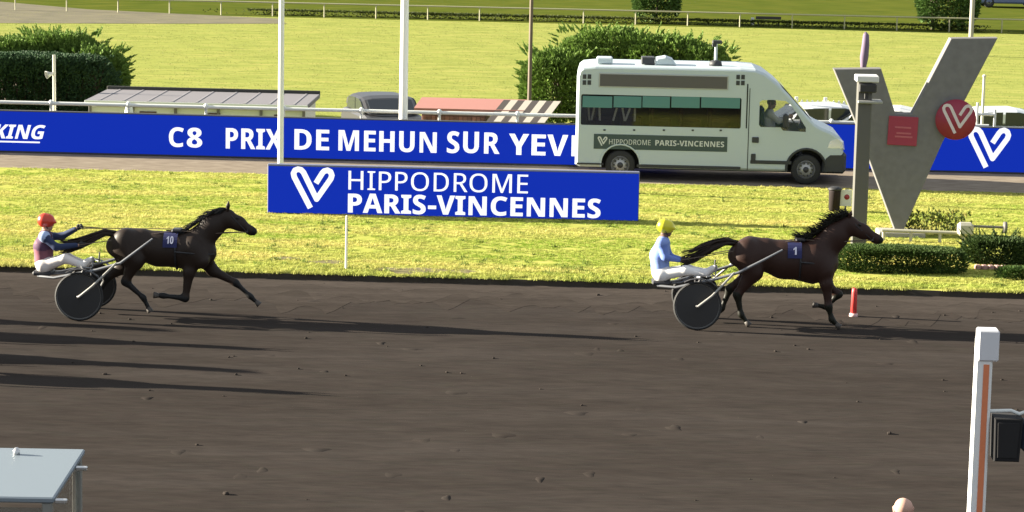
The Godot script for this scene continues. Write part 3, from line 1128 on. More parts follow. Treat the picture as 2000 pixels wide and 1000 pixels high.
# ---------------------------------------------------------------- parked cars
func make_car(label: String, at: Vector3, turn: float, paint: Color, estate := false) -> Node3D:
	var t := thing("parked_car", label, "car", at, turn, "cars parked on the infield")
	var pm := StandardMaterial3D.new()
	pm.albedo_color = paint
	pm.roughness = 0.4
	pm.metallic_specular = 0.6
	var W := 0.88
	var s := fresh()
	var prof := [[-2.1, 0.35], [-2.12, 0.62], [-2.05, 0.88], [-1.7, 0.95], [0.95, 0.97], [1.4, 0.9], [1.95, 0.76], [2.08, 0.6], [2.1, 0.35], [1.9, 0.24], [-1.9, 0.24]]
	loft(s, pts2(prof), [[-W, 0.1], [-W + 0.05, 0.02], [-W + 0.14, 0.0], [W - 0.14, 0.0], [W - 0.05, 0.02], [W, 0.1]])
	put(s, "body", pm, t)
	s = fresh()
	var top := [[-1.9, 0.94], [-1.55, 1.36], [-1.2, 1.44], [0.1, 1.46], [0.45, 1.40], [1.2, 0.94]] if estate else [[-1.75, 0.94], [-1.15, 1.36], [-0.8, 1.42], [0.1, 1.44], [0.45, 1.38], [1.2, 0.94]]
	loft(s, pts2(top), [[-W + 0.06, 0.13], [-W + 0.16, 0.06], [-W + 0.36, 0.015], [0.0, 0.0], [W - 0.36, 0.015], [W - 0.16, 0.06], [W - 0.06, 0.13]])
	var cab := put(s, "roof", pm, t)
	var gl := mat("car_glass", lin(0.025, 0.03, 0.035), 0.05)
	for sg in [-1.0, 1.0]:
		s = fresh()
		slab(s, pts2([[-1.45, 0.98], [-1.2, 1.33], [-0.35, 1.36], [-0.35, 0.98]]), sg * (W - 0.058), sg * (W - 0.045))
		put(s, "side_window", gl, cab)
		s = fresh()
		slab(s, pts2([[-0.27, 0.98], [-0.27, 1.36], [0.15, 1.36], [0.4, 1.3], [0.95, 0.98]]), sg * (W - 0.058), sg * (W - 0.045))
		put(s, "side_window", gl, cab)
		s = fresh()
		box(s, Vector3(2.02, 0.66, sg * 0.62), Vector3(0.12, 0.14, 0.3), 0.03)
		put(s, "headlight", mat("lamp_glass", lin(0.72, 0.74, 0.76), 0.08, 0.35), t)
		s = fresh()
		box(s, Vector3(-2.07, 0.72, sg * 0.66), Vector3(0.1, 0.18, 0.26), 0.03)
		put(s, "tail_light", mat("tail_red", lin(0.35, 0.02, 0.02), 0.2), t)
		for x in [-1.28, 1.3]:
			wheel(t, Vector3(x, 0.31, sg * (W - 0.09)), 0.31, 0.19, sg, mat("car_rim", lin(0.4, 0.4, 0.42), 0.35, 0.6))
	for q in [[[0.5, 1.37], [1.14, 0.99], "windscreen"], [[top[1][0] - 0.02, top[1][1] - 0.03], [top[0][0] + 0.05, 1.0], "rear_window"]]:
		s = fresh()
		var a := Vector2(q[0][0], q[0][1])
		var b := Vector2(q[1][0], q[1][1])
		box(s, Vector3((a.x + b.x) / 2.0, (a.y + b.y) / 2.0, 0), Vector3(a.distance_to(b) * 0.9, 0.03, 1.35), 0.01, Basis(Vector3(0, 0, 1), atan2(b.y - a.y, b.x - a.x)))
		put(s, q[2], gl, cab)
	return t

# ---------------------------------------------------------------- foliage
func leaf_spray(s: SurfaceTool, p: Vector3, d: Vector3, size: float, c: Color, blades := 4):
	for k in blades:
		var dv := (d + Vector3(rng.randf_range(-0.6, 0.6), rng.randf_range(-0.5, 0.6), rng.randf_range(-0.6, 0.6))).normalized()
		var sd := dv.cross(Vector3(rng.randf_range(-1, 1), rng.randf_range(-1, 1), rng.randf_range(-1, 1))).normalized()
		var L := size * rng.randf_range(0.6, 1.25)
		var w := L * 0.2
		var v := rng.randf_range(0.75, 1.25)
		s.set_color(Color(c.r * v, c.g * v, c.b * v))
		var a := p - dv * L * 0.2
		s.add_vertex(a); s.add_vertex(p + dv * L * 0.45 + sd * w); s.add_vertex(p + dv * L)
		s.add_vertex(a); s.add_vertex(p + dv * L); s.add_vertex(p + dv * L * 0.45 - sd * w)

# a clipped hedge or bush filling a rounded block; plumes stand out of its top
func make_hedge(called: String, label: String, category: String, c: Vector3, size: Vector3, n: int, leaf: float, col: Color, feather: float, round_top: float, group := "", trunk := true) -> Node3D:
	var t := thing(called, label, category, c, 0.0, group)
	var s := fresh()
	var h := size / 2.0
	var nz := FastNoiseLite.new()
	nz.seed = int(c.x * 10.0) + 7
	nz.frequency = 0.9
	# bare inner branches
	for k in int(clampf(size.x * 14.0, 10.0, 70.0)):
		if size.y < 0.6:
			break
		var bx := rng.randf_range(-0.8, 0.8) * h.x
		var bs0 := Vector3(bx, rng.randf_range(0.1, 0.5) * size.y, rng.randf_range(-0.3, 0.3) * h.z)
		var be := Vector3(bx * 1.1 + rng.randf_range(-0.3, 0.3), rng.randf_range(0.5, 0.92) * size.y, rng.randf_range(-0.8, 0.8) * h.z)
		s.set_color(Color(0.08, 0.06, 0.04))
		tube(s, [bs0, (bs0 + be) / 2.0 + Vector3(0, 0.06, 0), be], [0.025, 0.016, 0.006], 5, false)
	for k in int(n * 1.35):
		var v := acos(rng.randf_range(-0.9, 1.0))
		var u := rng.randf() * TAU
		var d := Vector3(cos(u) * sin(v), cos(v), sin(u) * sin(v))
		var pw := lerpf(5.0, 2.0, round_top)
		# spread evenly over the block's faces
		var q := Vector3(rng.randf_range(-1, 1), rng.randf_range(-1, 1), rng.randf_range(-1, 1))
		var ax := rng.randi() % 4
		var wts := [size.y * size.z, size.x * size.z, size.x * size.y]
		var pick: float = rng.randf() * (wts[0] + wts[1] + wts[2])
		ax = 0 if pick < wts[0] else (1 if pick < wts[0] + wts[1] else 2)
		q[ax] = signf(q[ax])
		if ax == 1:
			q.y = 1.0 if rng.randf() < 0.85 else -1.0
		var nn := pow(pow(absf(q.x), pw) + pow(absf(q.y), pw) + pow(absf(q.z), pw), 1.0 / pw)
		q /= nn
		var lump := 1.0 + 0.09 * nz.get_noise_3d(q.x * h.x + c.x, q.y * h.y, q.z * h.z)
		var p := Vector3(q.x * h.x * lump, h.y + q.y * h.y * lump, q.z * h.z * lump) 
		var inner := rng.randf_range(0.92, 1.02) if rng.randf() < 0.62 else rng.randf_range(0.45, 0.92)
		p = Vector3(p.x * inner, h.y + (p.y - h.y) * inner, p.z * inner)
		var outw := Vector3(q.x, q.y, q.z).normalized()
		var L := leaf
		var vv := 1.0 + 0.35 * nz.get_noise_3d(p.x * 1.7 + 40.0, p.y * 1.7, p.z * 1.7)
		leaf_spray(s, p, outw + Vector3(0, 0.35, 0), L, Color(col.r * vv, col.g * vv, col.b * vv))
	# plumes: longer feathery shoots on the top and the ends
	var plumes := int(feather * n * 0.02)
	for k in plumes:
		var px := rng.randf_range(-1.0, 1.0)
		var base := Vector3(px * h.x * 0.95, size.y * (0.96 if rng.randf() < 0.7 else rng.randf_range(0.5, 0.9)), rng.randf_range(-0.9, 0.9) * h.z)
		var dirv := Vector3(px * 0.8 + rng.randf_range(-0.6, 0.6), 1.0, rng.randf_range(-0.3, 0.4)).normalized()
		if base.y < size.y * 0.93:
			base.x = h.x * 0.95 * signf(px)
			dirv = Vector3(signf(px), rng.randf_range(0.1, 0.7), 0).normalized()
		var len := rng.randf_range(0.15, 0.5) * feather
		for j in 12:
			var f := j / 11.0
			leaf_spray(s, base + dirv * len * f, dirv + Vector3(0, 0.2, 0), leaf * (1.0 - 0.5 * f), col * 1.1, 3)
	put(s, "foliage", vcol("leaf_vc", 0.65, 0.3, 0.6), t)
	if trunk:
		var nt := maxi(1, int(size.x / 1.2))
		for k in nt:
			s = fresh()
			var x := -h.x + size.x * (k + 0.5) / nt
			tube(s, [Vector3(x, -0.02, 0), Vector3(x + 0.05, size.y * 0.3, 0.05), Vector3(x - 0.05, size.y * 0.7, 0)], [0.07, 0.05, 0.02], 7)
			put(s, "trunk", mat("bark", lin(0.07, 0.05, 0.035), 0.9), t)
	return t

# grass as separate blades: one tuft mesh, many instances
func tuft_mesh(blades: int, h: float, spread: float, w: float, sd: int, lean := 0.0) -> Mesh:
	var r := RandomNumberGenerator.new()
	r.seed = sd
	var s := fresh()
	for k in blades:
		var a := r.randf() * TAU
		var b := Vector3(cos(a), 0, sin(a)) * r.randf() * spread
		var d := Vector3(r.randf_range(-0.55, 0.55) + lean, 1.0, r.randf_range(-0.55, 0.55)).normalized()
		var L := h * r.randf_range(0.55, 1.15)
		var sdv := d.cross(Vector3(cos(a * 3.0), 0.0, sin(a * 3.0))).normalized() * w
		s.set_color(Color(1, 1, 1) * r.randf_range(0.8, 1.15))
		s.add_vertex(b - sdv); s.add_vertex(b + sdv); s.add_vertex(b + d * L)
	s.generate_normals()
	return s.commit()

func grass_field(called: String, label: String, m: Material, mesh: Mesh, n: int, place: Callable) -> MultiMeshInstance3D:
	var mm := MultiMesh.new()
	mm.transform_format = MultiMesh.TRANSFORM_3D
	mm.use_colors = true
	mm.mesh = mesh
	var xs := []
	var cs := []
	for k in n:
		var q = place.call()
		if q == null:
			continue
		xs.append(q[0])
		cs.append(q[1])
	mm.instance_count = xs.size()
	for k in xs.size():
		mm.set_instance_transform(k, xs[k])
		mm.set_instance_color(k, cs[k])
	var o := MultiMeshInstance3D.new()
	o.multimesh = mm
	o.material_override = m
	o.name = numbered(called)
	add_child(o)
	tag(o, label, "grass")
	o.set_meta("kind", "stuff")
	return o

# ---------------------------------------------------------------- rails
func make_rail(called: String, label: String, x0: float, x1: float, z: float, y0: float, h: float, step: float, first: float, r: float, slope := 0.0, knob := true, paint: Material = null) -> Node3D:
	var t := thing(called, label, "fence", Vector3(x0, y0, z))
	var white: Material = paint if paint else mat("rail_white", lin(0.62, 0.63, 0.60), 0.5)
	var s := fresh()
	tube(s, [Vector3(0, h, 0), Vector3((x1 - x0) * 0.5, h, slope * (x1 - x0) * 0.5), Vector3(x1 - x0, h, slope * (x1 - x0))], r, 10)
	put(s, "rail", white, t)
	var first_post: MeshInstance3D = null
	var x := first
	while x < x1:
		if first_post == null:
			s = fresh()
			tube(s, [Vector3(0, -0.05, 0), Vector3(0, h - r * 0.6, 0)], r * 0.8, 8)
			if knob:
				lathe(s, Vector3(0, h, 0), Vector3(0, 1, 0), [[0.0, -r * 1.25], [r * 1.35, -r * 1.1], [r * 1.35, r * 1.1], [r * 0.6, r * 1.9], [0.0, r * 2.0]], 10)
			first_post = put(s, "post", white, t, Vector3(x - x0, 0, slope * (x - x0)))
		else:
			again(first_post, "post", t, Vector3(x - x0, 0, slope * (x - x0)))
		x += step
	return t

# ---------------------------------------------------------------- the scene
func sheet(called: String, m: Material, x0, x1, z0, z1, y, y2 = null, nx := 1) -> MeshInstance3D:
	var s := fresh()
	var yb = y if y2 == null else y2
	for i in nx:
		var a := lerpf(x0, x1, float(i) / nx)
		var b := lerpf(x0, x1, float(i + 1) / nx)
		quad(s, Vector3(a, y, z0), Vector3(b, y, z0), Vector3(b, yb, z1), Vector3(a, yb, z1), Vector3((a + b) / 2, minf(y, yb) - 50.0, (z0 + z1) / 2))
	return setting(put(s, called, m))

func _ready():
	rng.seed = 20240
	# camera
	cam_basis = Basis(Vector3.UP, atan(170.0 / FOCAL)) * Basis(Vector3.RIGHT, -atan(813.0 / FOCAL)) * Basis(Vector3(0, 0, 1), 0.021)
	var cam := Camera3D.new()
	cam.name = "camera"
	cam.transform = Transform3D(cam_basis, EYE)
	cam.fov = rad_to_deg(2.0 * atan(500.0 / FOCAL))
	cam.near = 0.5
	cam.far = 6000.0
	add_child(cam)
	cam.current = true
	# sky
	var env := Environment.new()
	env.background_mode = Environment.BG_SKY
	var sky := Sky.new()
	var sm := ProceduralSkyMaterial.new()
	sm.sky_top_color = Color(0.575, 0.60, 0.63)
	sm.sky_horizon_color = Color(0.70, 0.74, 0.775)
	sm.sky_curve = 0.16
	sm.ground_bottom_color = Color(0.28, 0.27, 0.2)
	sm.ground_horizon_color = Color(0.6, 0.62, 0.55)
	sky.sky_material = sm
	env.sky = sky
	env.background_energy_multiplier = 0.435
	env.tonemap_mode = Environment.TONE_MAPPER_LINEAR
	env.tonemap_exposure = 5.2
	env.ssao_enabled = true
	env.ssil_enabled = true
	env.sdfgi_enabled = true
	var we := WorldEnvironment.new()
	we.name = "world_environment"
	we.environment = env
	add_child(we)
	# sun: low, from the left and a little behind the subjects
	var sun := DirectionalLight3D.new()
	sun.name = "sun"
	sun.light_energy = 1.6
	sun.light_color = Color(1.0, 0.96, 0.88)
	sun.light_angular_distance = 0.5
	sun.shadow_enabled = true
	add_child(sun)
	var sun_dir := Vector3(1.0, -0.275, 0.135).normalized()
	sun.look_at_from_position(Vector3(0, 30, 0), Vector3(0, 30, 0) + sun_dir, Vector3.UP)

	# ------------------------------------------------ ground
	var z_edge := on_level(1000, 545, LAWN).z
	var z_road := on_level(1000, 352, LAWN).z
	var z_board := on_level(1000, 322.5, ROAD).z
	var z_back := z_board - 1.6
	var z_far := on_level(1000, 44, INFIELD).z
	print("edge ", z_edge, " road ", z_road, " board ", z_board, " far ", z_far)
	var track_tex := noise_tex(3, 0.006, [[0.0, lin(0.0325, 0.0272, 0.0240)], [0.35, lin(0.0365, 0.0308, 0.0272)], [0.65, lin(0.0400, 0.0339, 0.0301)], [1.0, lin(0.0465, 0.0398, 0.0358)]], 4, 1024)
	var track_bump := noise_tex(8, 0.05, [], 5, 512, FastNoiseLite.TYPE_SIMPLEX, true, 6.0)
	var track_m := surface("track", track_tex, Vector3(0.022, 0.2, 0.16), 0.95, track_bump, 0.06)
	sheet("track", track_m, -300.0, 300.0, 60.0, z_edge + 0.02, 0.0)
	# drier, paler sand along the lawn side, with a ragged border
	var rag := FastNoiseLite.new()
	rag.seed = 15
	rag.frequency = 0.9
	rag.fractal_octaves = 5
	for q in [[2.3, 1.10], [1.6, 1.24], [0.8, 1.42]]:
		var kk: float = q[1]
		var dry_tex := noise_tex(4 + int(kk * 10.0), 0.012, [[0.0, lin(0.033 * kk, 0.0276 * kk, 0.0240 * kk)], [0.5, lin(0.0385 * kk, 0.0322 * kk, 0.0280 * kk)], [1.0, lin(0.046 * kk, 0.0385 * kk, 0.0336 * kk)]], 5, 512)
		var dry_m := surface("dry_sand_%d" % int(kk * 100), dry_tex, Vector3(0.05, 0.2, 0.3), 0.95, track_bump, 0.06)
		var ds := fresh()
		var lift := 0.0025 + 0.006 * (kk - 1.1)
		for i in 600:
			var xa := -30.0 + i * 0.1
			var za: float = z_edge + q[0] + q[0] * 0.75 * rag.get_noise_2d(xa, kk * 40.0)
			var zb2: float = z_edge + q[0] + q[0] * 0.75 * rag.get_noise_2d(xa + 0.1, kk * 40.0)
			quad(ds, Vector3(xa, lift, z_edge), Vector3(xa + 0.1, lift, z_edge), Vector3(xa + 0.1, lift, zb2), Vector3(xa, lift, za), Vector3(xa, -9, z_edge))
		setting(put(ds, "track_margin", dry_m))
	var lawn_tex := noise_tex(11, 0.02, [[0.0, lin(0.20, 0.235, 0.05)], [0.4, lin(0.31, 0.33, 0.07)], [0.7, lin(0.37, 0.36, 0.09)], [1.0, lin(0.43, 0.36, 0.13)]], 6, 1024)
	var lawn_m := surface("lawn", lawn_tex, Vector3(0.10, 0.3, 0.25), 0.95)
	var soil_m := mat("soil_edge", lin(0.035, 0.028, 0.02), 0.95)
	# lawn slab with an uneven cut edge towards the track
	var s := fresh()
	var edge_noise := FastNoiseLite.new()
	edge_noise.seed = 5
	edge_noise.frequency = 0.35
	var xs := -40.0
	while xs < 40.0:
		var xa := xs
		var xb := xs + 0.2
		var za := z_edge + 0.10 * edge_noise.get_noise_1d(xa * 3.0)
		var zb := z_edge + 0.10 * edge_noise.get_noise_1d(xb * 3.0)
		quad(s, Vector3(xa, LAWN, za), Vector3(xb, LAWN, zb), Vector3(xb, LAWN, z_road), Vector3(xa, LAWN, z_road), Vector3(xa, -20, z_road))
		xs += 0.2
	setting(put(s, "lawn", lawn_m))
	s = fresh()
	xs = -40.0
	while xs < 40.0:
		var za := z_edge + 0.10 * edge_noise.get_noise_1d(xs * 3.0)
		var zb := z_edge + 0.10 * edge_noise.get_noise_1d((xs + 0.2) * 3.0)
		quad(s, Vector3(xs, -0.05, za + 0.03), Vector3(xs + 0.2, -0.05, zb + 0.03), Vector3(xs + 0.2, LAWN - 0.002, zb + 0.002), Vector3(xs, LAWN - 0.002, za + 0.002), Vector3(xs, 0, z_road))
		xs += 0.2
	setting(put(s, "lawn_edge", soil_m))
	sheet("lawn_beyond_left", lawn_m, -300.0, -40.0, z_edge, z_road, LAWN)
	sheet("lawn_beyond_right", lawn_m, 40.0, 300.0, z_edge, z_road, LAWN)
	var road_tex := noise_tex(21, 0.02, [[0.0, lin(0.16, 0.13, 0.10)], [0.5, lin(0.21, 0.175, 0.135)], [1.0, lin(0.27, 0.23, 0.18)]], 6, 512)
	var road_m := surface("road", road_tex, Vector3(0.15, 0.3, 0.5), 0.95)
	sheet("service_road", road_m, -300.0, 300.0, z_road, z_back - 0.4, ROAD)
	var field_tex := noise_tex(31, 0.012, [[0.0, lin(0.185, 0.208, 0.050)], [0.4, lin(0.236, 0.260, 0.066)], [0.7, lin(0.278, 0.284, 0.077)], [1.0, lin(0.33, 0.30, 0.10)]], 7, 1024)
	var field_m := surface("field", field_tex, Vector3(0.025, 0.1, 0.10), 0.95)
	sheet("bank", field_m, -300.0, 300.0, z_back - 0.4, z_back - 4.4, ROAD, INFIELD)
	sheet("infield", field_m, -300.0, 300.0, z_back - 4.4, z_far, INFIELD)
	var far_tex := noise_tex(41, 0.02, [[0.0, lin(0.12, 0.115, 0.085)], [0.5, lin(0.165, 0.15, 0.11)], [1.0, lin(0.21, 0.19, 0.12)]], 5, 512)
	var far_m := surface("far_track", far_tex, Vector3(0.05, 0.1, 0.2), 0.95)
	var meadow_tex := noise_tex(51, 0.015, [[0.0, lin(0.042, 0.055, 0.009)], [0.4, lin(0.069, 0.090, 0.013)], [0.75, lin(0.098, 0.105, 0.018)], [1.0, lin(0.15, 0.135, 0.03)]], 6, 1024)
	var meadow_m := surface("meadow", meadow_tex, Vector3(0.02, 0.1, 0.12), 0.95)
	# far track: a bend that leaves the picture on the left
	s = fresh()
	var far_lo := [[-400, 38], [0, 45], [300, 46], [560, 46]]
	var far_hi := [[-400, -14], [0, 3], [170, 18], [540, 36]]
	for i in 3:
		var q := []
		for p in [far_lo[i], far_lo[i + 1], far_hi[i + 1], far_hi[i]]:
			q.append(on_level(p[0], p[1], INFIELD + 0.012))
		quad(s, q[0], q[1], q[2], q[3], q[0] - Vector3(0, 50, 0))
	setting(put(s, "far_track", far_m))
	sheet("meadow", meadow_m, -3000.0, 3000.0, z_far, -5000.0, INFIELD)
	print("ground done ", Time.get_ticks_msec())

	# ------------------------------------------------ grass blades
	var blade_m := vcol("blade_vc", 0.7, 0.3, 0.8)
	var patch := FastNoiseLite.new()
	patch.seed = 77
	patch.frequency = 0.25
	patch.fractal_octaves = 4
	var bare := []
	for q in [[808, 529, 0.62, 0.38], [905, 531, 0.3, 0.22], [640, 512, 0.35, 0.2], [560, 505, 0.3, 0.16], [1420, 556, 0.35, 0.2], [235, 508, 0.4, 0.18]]:
		var p := on_level(q[0], q[1], LAWN)
		bare.append([p, q[2], q[3]])
		s = fresh()
		for k in 18:
			var t0 := TAU * k / 18.0
			var t1 := TAU * (k + 1) / 18.0
			var r0 := 1.0 + 0.2 * sin(t0 * 3.0 + q[0]) + 0.1 * sin(t0 * 7.0)
			var r1 := 1.0 + 0.2 * sin(t1 * 3.0 + q[0]) + 0.1 * sin(t1 * 7.0)
			tri(s, Vector3(p.x, LAWN + 0.004, p.z), Vector3(p.x + cos(t0) * q[2] * r0, LAWN + 0.004, p.z + sin(t0) * q[3] * r0), Vector3(p.x + cos(t1) * q[2] * r1, LAWN + 0.004, p.z + sin(t1) * q[3] * r1), Vector3(p.x, -5, p.z))
		setting(put(s, "worn_turf", surface("worn_soil", noise_tex(71, 0.02, [[0.0, lin(0.10, 0.085, 0.05)], [0.5, lin(0.17, 0.15, 0.085)], [1.0, lin(0.26, 0.24, 0.10)]], 5, 256), Vector3(0.8, 0.8, 2.0)) if not mats.has("worn_soil") else mats["worn_soil"]))
	var tuft := tuft_mesh(9, 0.05, 0.06, 0.006, 5)
	grass_field("lawn_grass", "short yellow-green grass of the lawn strip beside the track", blade_m, tuft, 90000, func():
		var x := rng.randf_range(-13.0, 13.0)
		var z := lerpf(z_edge + 0.05, z_road, pow(rng.randf(), 1.2))
		var v := patch.get_noise_2d(x * 0.5, z * 2.6)
		var w := patch.get_noise_2d(x * 3.0 + 50.0, z * 6.0)
		if w < -0.32:
			return null
		for q in bare:
			var e := Vector2((x - q[0].x) / q[1], (z - q[0].z) / q[2]).length()
			if e < 0.95 and rng.randf() > 0.12 + 0.5 * maxf(0.0, e - 0.6):
				return null
		var c := Color(0.37 + v * 0.26, 0.39 + v * 0.13, 0.09 + v * 0.10) * rng.randf_range(0.94, 1.06)
		var front := clampf(1.0 - (z_edge - z) / 1.2, 0.0, 1.0)
		var sc := rng.randf_range(0.45, 0.75) * (1.0 + v * 0.4) * (1.0 + front * rng.randf_range(0.2, 1.2))
		return [Transform3D(Basis(Vector3.UP, rng.randf() * TAU).scaled(Vector3(1.1, sc, 1.1)), Vector3(x, LAWN - 0.004, z)), c])
	var weed := tuft_mesh(14, 0.085, 0.09, 0.012, 15)
	grass_field("lawn_weeds", "scattered darker green weed clumps in the lawn strip", blade_m, weed, 900, func():
		var x := rng.randf_range(-13.0, 13.0)
		var z := lerpf(z_edge, z_road, pow(rng.randf(), 1.9))
		if patch.get_noise_2d(x * 0.8 + 90.0, z * 2.0) < 0.02:
			return null
		return [Transform3D(Basis(Vector3.UP, rng.randf() * TAU).scaled(Vector3(1.3, rng.randf_range(0.5, 1.0), 1.3)), Vector3(x, LAWN - 0.004, z)), Color(0.15, 0.20, 0.04) * rng.randf_range(0.8, 1.3)])
	var tuft2 := tuft_mesh(7, 0.06, 0.16, 0.012, 9)
	grass_field("infield_grass", "sunlit yellow-green grass of the wide infield", blade_m, tuft2, 40000, func():
		var x := rng.randf_range(-30.0, 30.0)
		var z := lerpf(z_back - 4.5, z_far, rng.randf())
		if absf(x) > 2.0 + absf(z) * 0.215:
			return null
		var v := patch.get_noise_2d(x * 0.25, z * 0.9)
		var c := Color(0.26 + v * 0.07, 0.285 + v * 0.05, 0.082 + v * 0.03) * rng.randf_range(0.95, 1.05)
		return [Transform3D(Basis(Vector3.UP, rng.randf() * TAU).scaled(Vector3(1.2, rng.randf_range(0.35, 0.75), 1.2)), Vector3(x, INFIELD - 0.004, z)), c])
	# clods thrown up by hooves
	s = fresh()
	for k in 90:
		var x := rng.randf_range(-9.0, 9.0)
		var z := rng.randf_range(-44.5, -27.0)
		var r := rng.randf_range(0.010, 0.024) * (1.7 if rng.randf() < 0.1 else 1.0)
		box(s, Vector3(x, r * 0.3, z), Vector3(r * 2.2, r * 1.2, r * 1.6), r * 0.4, Basis(Vector3(0, 1, 0), rng.randf() * 3.0) * Basis(Vector3(1, 0, 0), rng.randf_range(-0.4, 0.4)))
	for k in 70:                                   # low heaps scraped up by hooves and wheels
		var c := Vector3(rng.randf_range(-9.0, 9.0), -0.003, rng.randf_range(-43.0, -27.0))
		var ra := rng.randf_range(0.05, 0.2)
		var rb := rng.randf_range(0.06, 0.22)
		var hh := rng.randf_range(0.005, 0.016)
		var turn := rng.randf() * 3.0
		var prev := []
		for ring in 4:
			var f: float = [1.0, 0.72, 0.4, 0.0][ring]
			var cur := []
			for q in 10:
				var an := TAU * q / 10.0
				var wob := 1.0 + 0.22 * sin(an * 3.0 + k) + 0.12 * sin(an * 5.0 + k * 2.0)
				cur.append(c + Vector3(cos(an + turn) * ra * f * wob, hh * [0.0, 0.55, 0.92, 1.0][ring], sin(an + turn) * rb * f * wob))
			if ring > 0:
				s.set_smooth_group(3)
				for q in 10:
					quad(s, prev[q], prev[(q + 1) % 10], cur[(q + 1) % 10], cur[q], c - Vector3(0, 1, 0))
			prev = cur
	s.set_smooth_group(-1)
	var cl := put(s, "dirt_clods", track_m)
	tag(cl, "loose dark clods of earth scattered over the track", "dirt")
	cl.set_meta("kind", "stuff")
	print("grass done ", Time.get_ticks_msec())

	# ------------------------------------------------ LED boards behind the service road
	var blue := glow("led_blue", lin(0.002, 0.003, 0.012), lin(0.006, 0.030, 0.44), 0.19)
	blue.roughness = 0.9
	blue.metallic_specular = 0.1
	var lwhite := glow("led_white", lin(0.3, 0.3, 0.32), lin(0.95, 0.96, 1.0), 0.19)
	var cabinet := mat("cabinet", lin(0.03, 0.03, 0.035), 0.6)
	var x0 := on_depth(-260, 300, z_board).x
	var x1 := on_depth(1330, 330, z_board).x
	var led := thing("led_board", "long blue display board with white race title behind the service road", "display board", Vector3(x0, ROAD, z_board), 0.0)
	var lh := 0.985
	s = fresh()
	box(s, Vector3((x1 - x0) / 2.0, lh / 2.0, -0.08), Vector3(x1 - x0, lh, 0.16), 0.01)
	put(s, "cabinet", cabinet, led)
	s = fresh()
	box(s, Vector3((x1 - x0) / 2.0, lh / 2.0 + 0.01, 0.004), Vector3(x1 - x0 - 0.04, lh - 0.07, 0.012))
	put(s, "screen", blue, led)
	var word = func(parent, txt, a, b, ya, yb, zz, bold, fat, slant, base):
		var p: Vector3 = on_depth(a, (ya + yb) / 2.0, zz)
		var q: Vector3 = on_depth(b, (ya + yb) / 2.0 + 0.024 * (b - a), zz)
		var hgt: float = (yb - ya) / FOCAL * absf(zz) * 1.012
		return lettering(txt, parent, lwhite, (p + q) / 2.0 - base, q.x - p.x, hgt, bold, fat, slant, 0.012)
	word.call(led, "KING", -8, 86, 242, 270, z_board + 0.008, true, 0.2, 0.28, led.position)
	s = fresh()
	var ku := on_depth(-8, 276, z_board) - led.position
	var kv := on_depth(78, 278, z_board) - led.position
	box(s, Vector3((ku.x + kv.x) / 2.0, (ku.y + kv.y) / 2.0, 0.014), Vector3(kv.x - ku.x, 0.035, 0.01))
	put(s, "underline", lwhite, led)
	word.call(led, "C", 330, 359, 248, 287, z_board + 0.008, true, 0.1, 0.0, led.position)
	word.call(led, "8", 365, 395, 249, 288, z_board + 0.008, true, 0.1, 0.0, led.position)
	word.call(led, "PRIX", 441, 551, 250, 290, z_board + 0.008, true, 0.1, 0.0, led.position)
	word.call(led, "DE", 575, 643, 252, 292, z_board + 0.008, true, 0.1, 0.0, led.position)
	word.call(led, "MEHUN", 661, 853, 253, 294, z_board + 0.008, true, 0.1, 0.0, led.position)
	word.call(led, "SUR", 873, 976, 256, 299, z_board + 0.008, true, 0.1, 0.0, led.position)
	word.call(led, "YEVRE", 994, 1185, 261, 302, z_board + 0.008, true, 0.1, 0.0, led.position)
	# the board beyond the V
	var z_b2 := on_level(1900, 338, ROAD).z
	var bx0 := on_depth(1480, 330, z_b2).x
	var bx1 := on_depth(2260, 345, z_b2).x
	var led2 := thing("led_board", "blue display board with a white heart-shaped V emblem, beyond the grey V", "display board", Vector3(bx0, ROAD, z_b2), 0.0)
	var lh2 := 1.08
	s = fresh()
	box(s, Vector3((bx1 - bx0) / 2.0, lh2 / 2.0, -0.08), Vector3(bx1 - bx0, lh2, 0.16), 0.01)
	put(s, "cabinet", cabinet, led2)
	s = fresh()
	box(s, Vector3((bx1 - bx0) / 2.0, lh2 / 2.0 + 0.01, 0.004), Vector3(bx1 - bx0 - 0.04, lh2 - 0.07, 0.012))
	put(s, "screen", blue, led2)
	heart_v(led2, lwhite, on_depth(1931, 291, z_b2) - led2.position + Vector3(0, 0, 0.012), 0.92, 0.13, 0.012)

	# ------------------------------------------------ HIPPODROME board on the lawn
	var pl := on_level(522, 416, LAWN)
	var pr := on_level(1247, 432, LAWN)
	var ab := pr - pl
	var turn := -atan2(ab.z, ab.x)
	var len := Vector2(ab.x, ab.z).length()
	var bh := 0.975
	var front := thing("name_board", "blue board lettered Hippodrome Paris-Vincennes standing on the lawn", "sign board", pl, turn)
	s = fresh()
	box(s, Vector3(len / 2.0, bh / 2.0, -0.09), Vector3(len, bh, 0.18), 0.01)
	put(s, "cabinet", mat("cabinet_blue", lin(0.12, 0.13, 0.2), 0.5), front)
	s = fresh()
	box(s, Vector3(len / 2.0, bh / 2.0 - 0.01, 0.004), Vector3(len - 0.03, bh - 0.05, 0.012))
	put(s, "screen", blue, front)
	var px := func(x): return (x - 522.0) / 725.0 * len
	var py := func(y, x): return (416.0 + 0.0225 * (x - 522.0) - y) / 97.0 * bh
	lettering("HIPPODROME", front, lwhite, Vector3(px.call(855), py.call(354.5, 855), 0.014), 350.0 / 725.0 * len, 37.0 / 97.0 * bh, false, 0.0, 0.0, 0.012)
	lettering("PARIS-VINCENNES", front, lwhite, Vector3(px.call(926), py.call(401.5, 926), 0.014), 493.0 / 725.0 * len, 39.0 / 97.0 * bh, true, 0.25, 0.0, 0.012)
	heart_v(front, lwhite, Vector3(px.call(610), py.call(369, 610), 0.01), 0.80, 0.135, 0.012)
	# thin white wand in front of the board
	s = fresh()
	var wp := on_level(676, 526, LAWN)
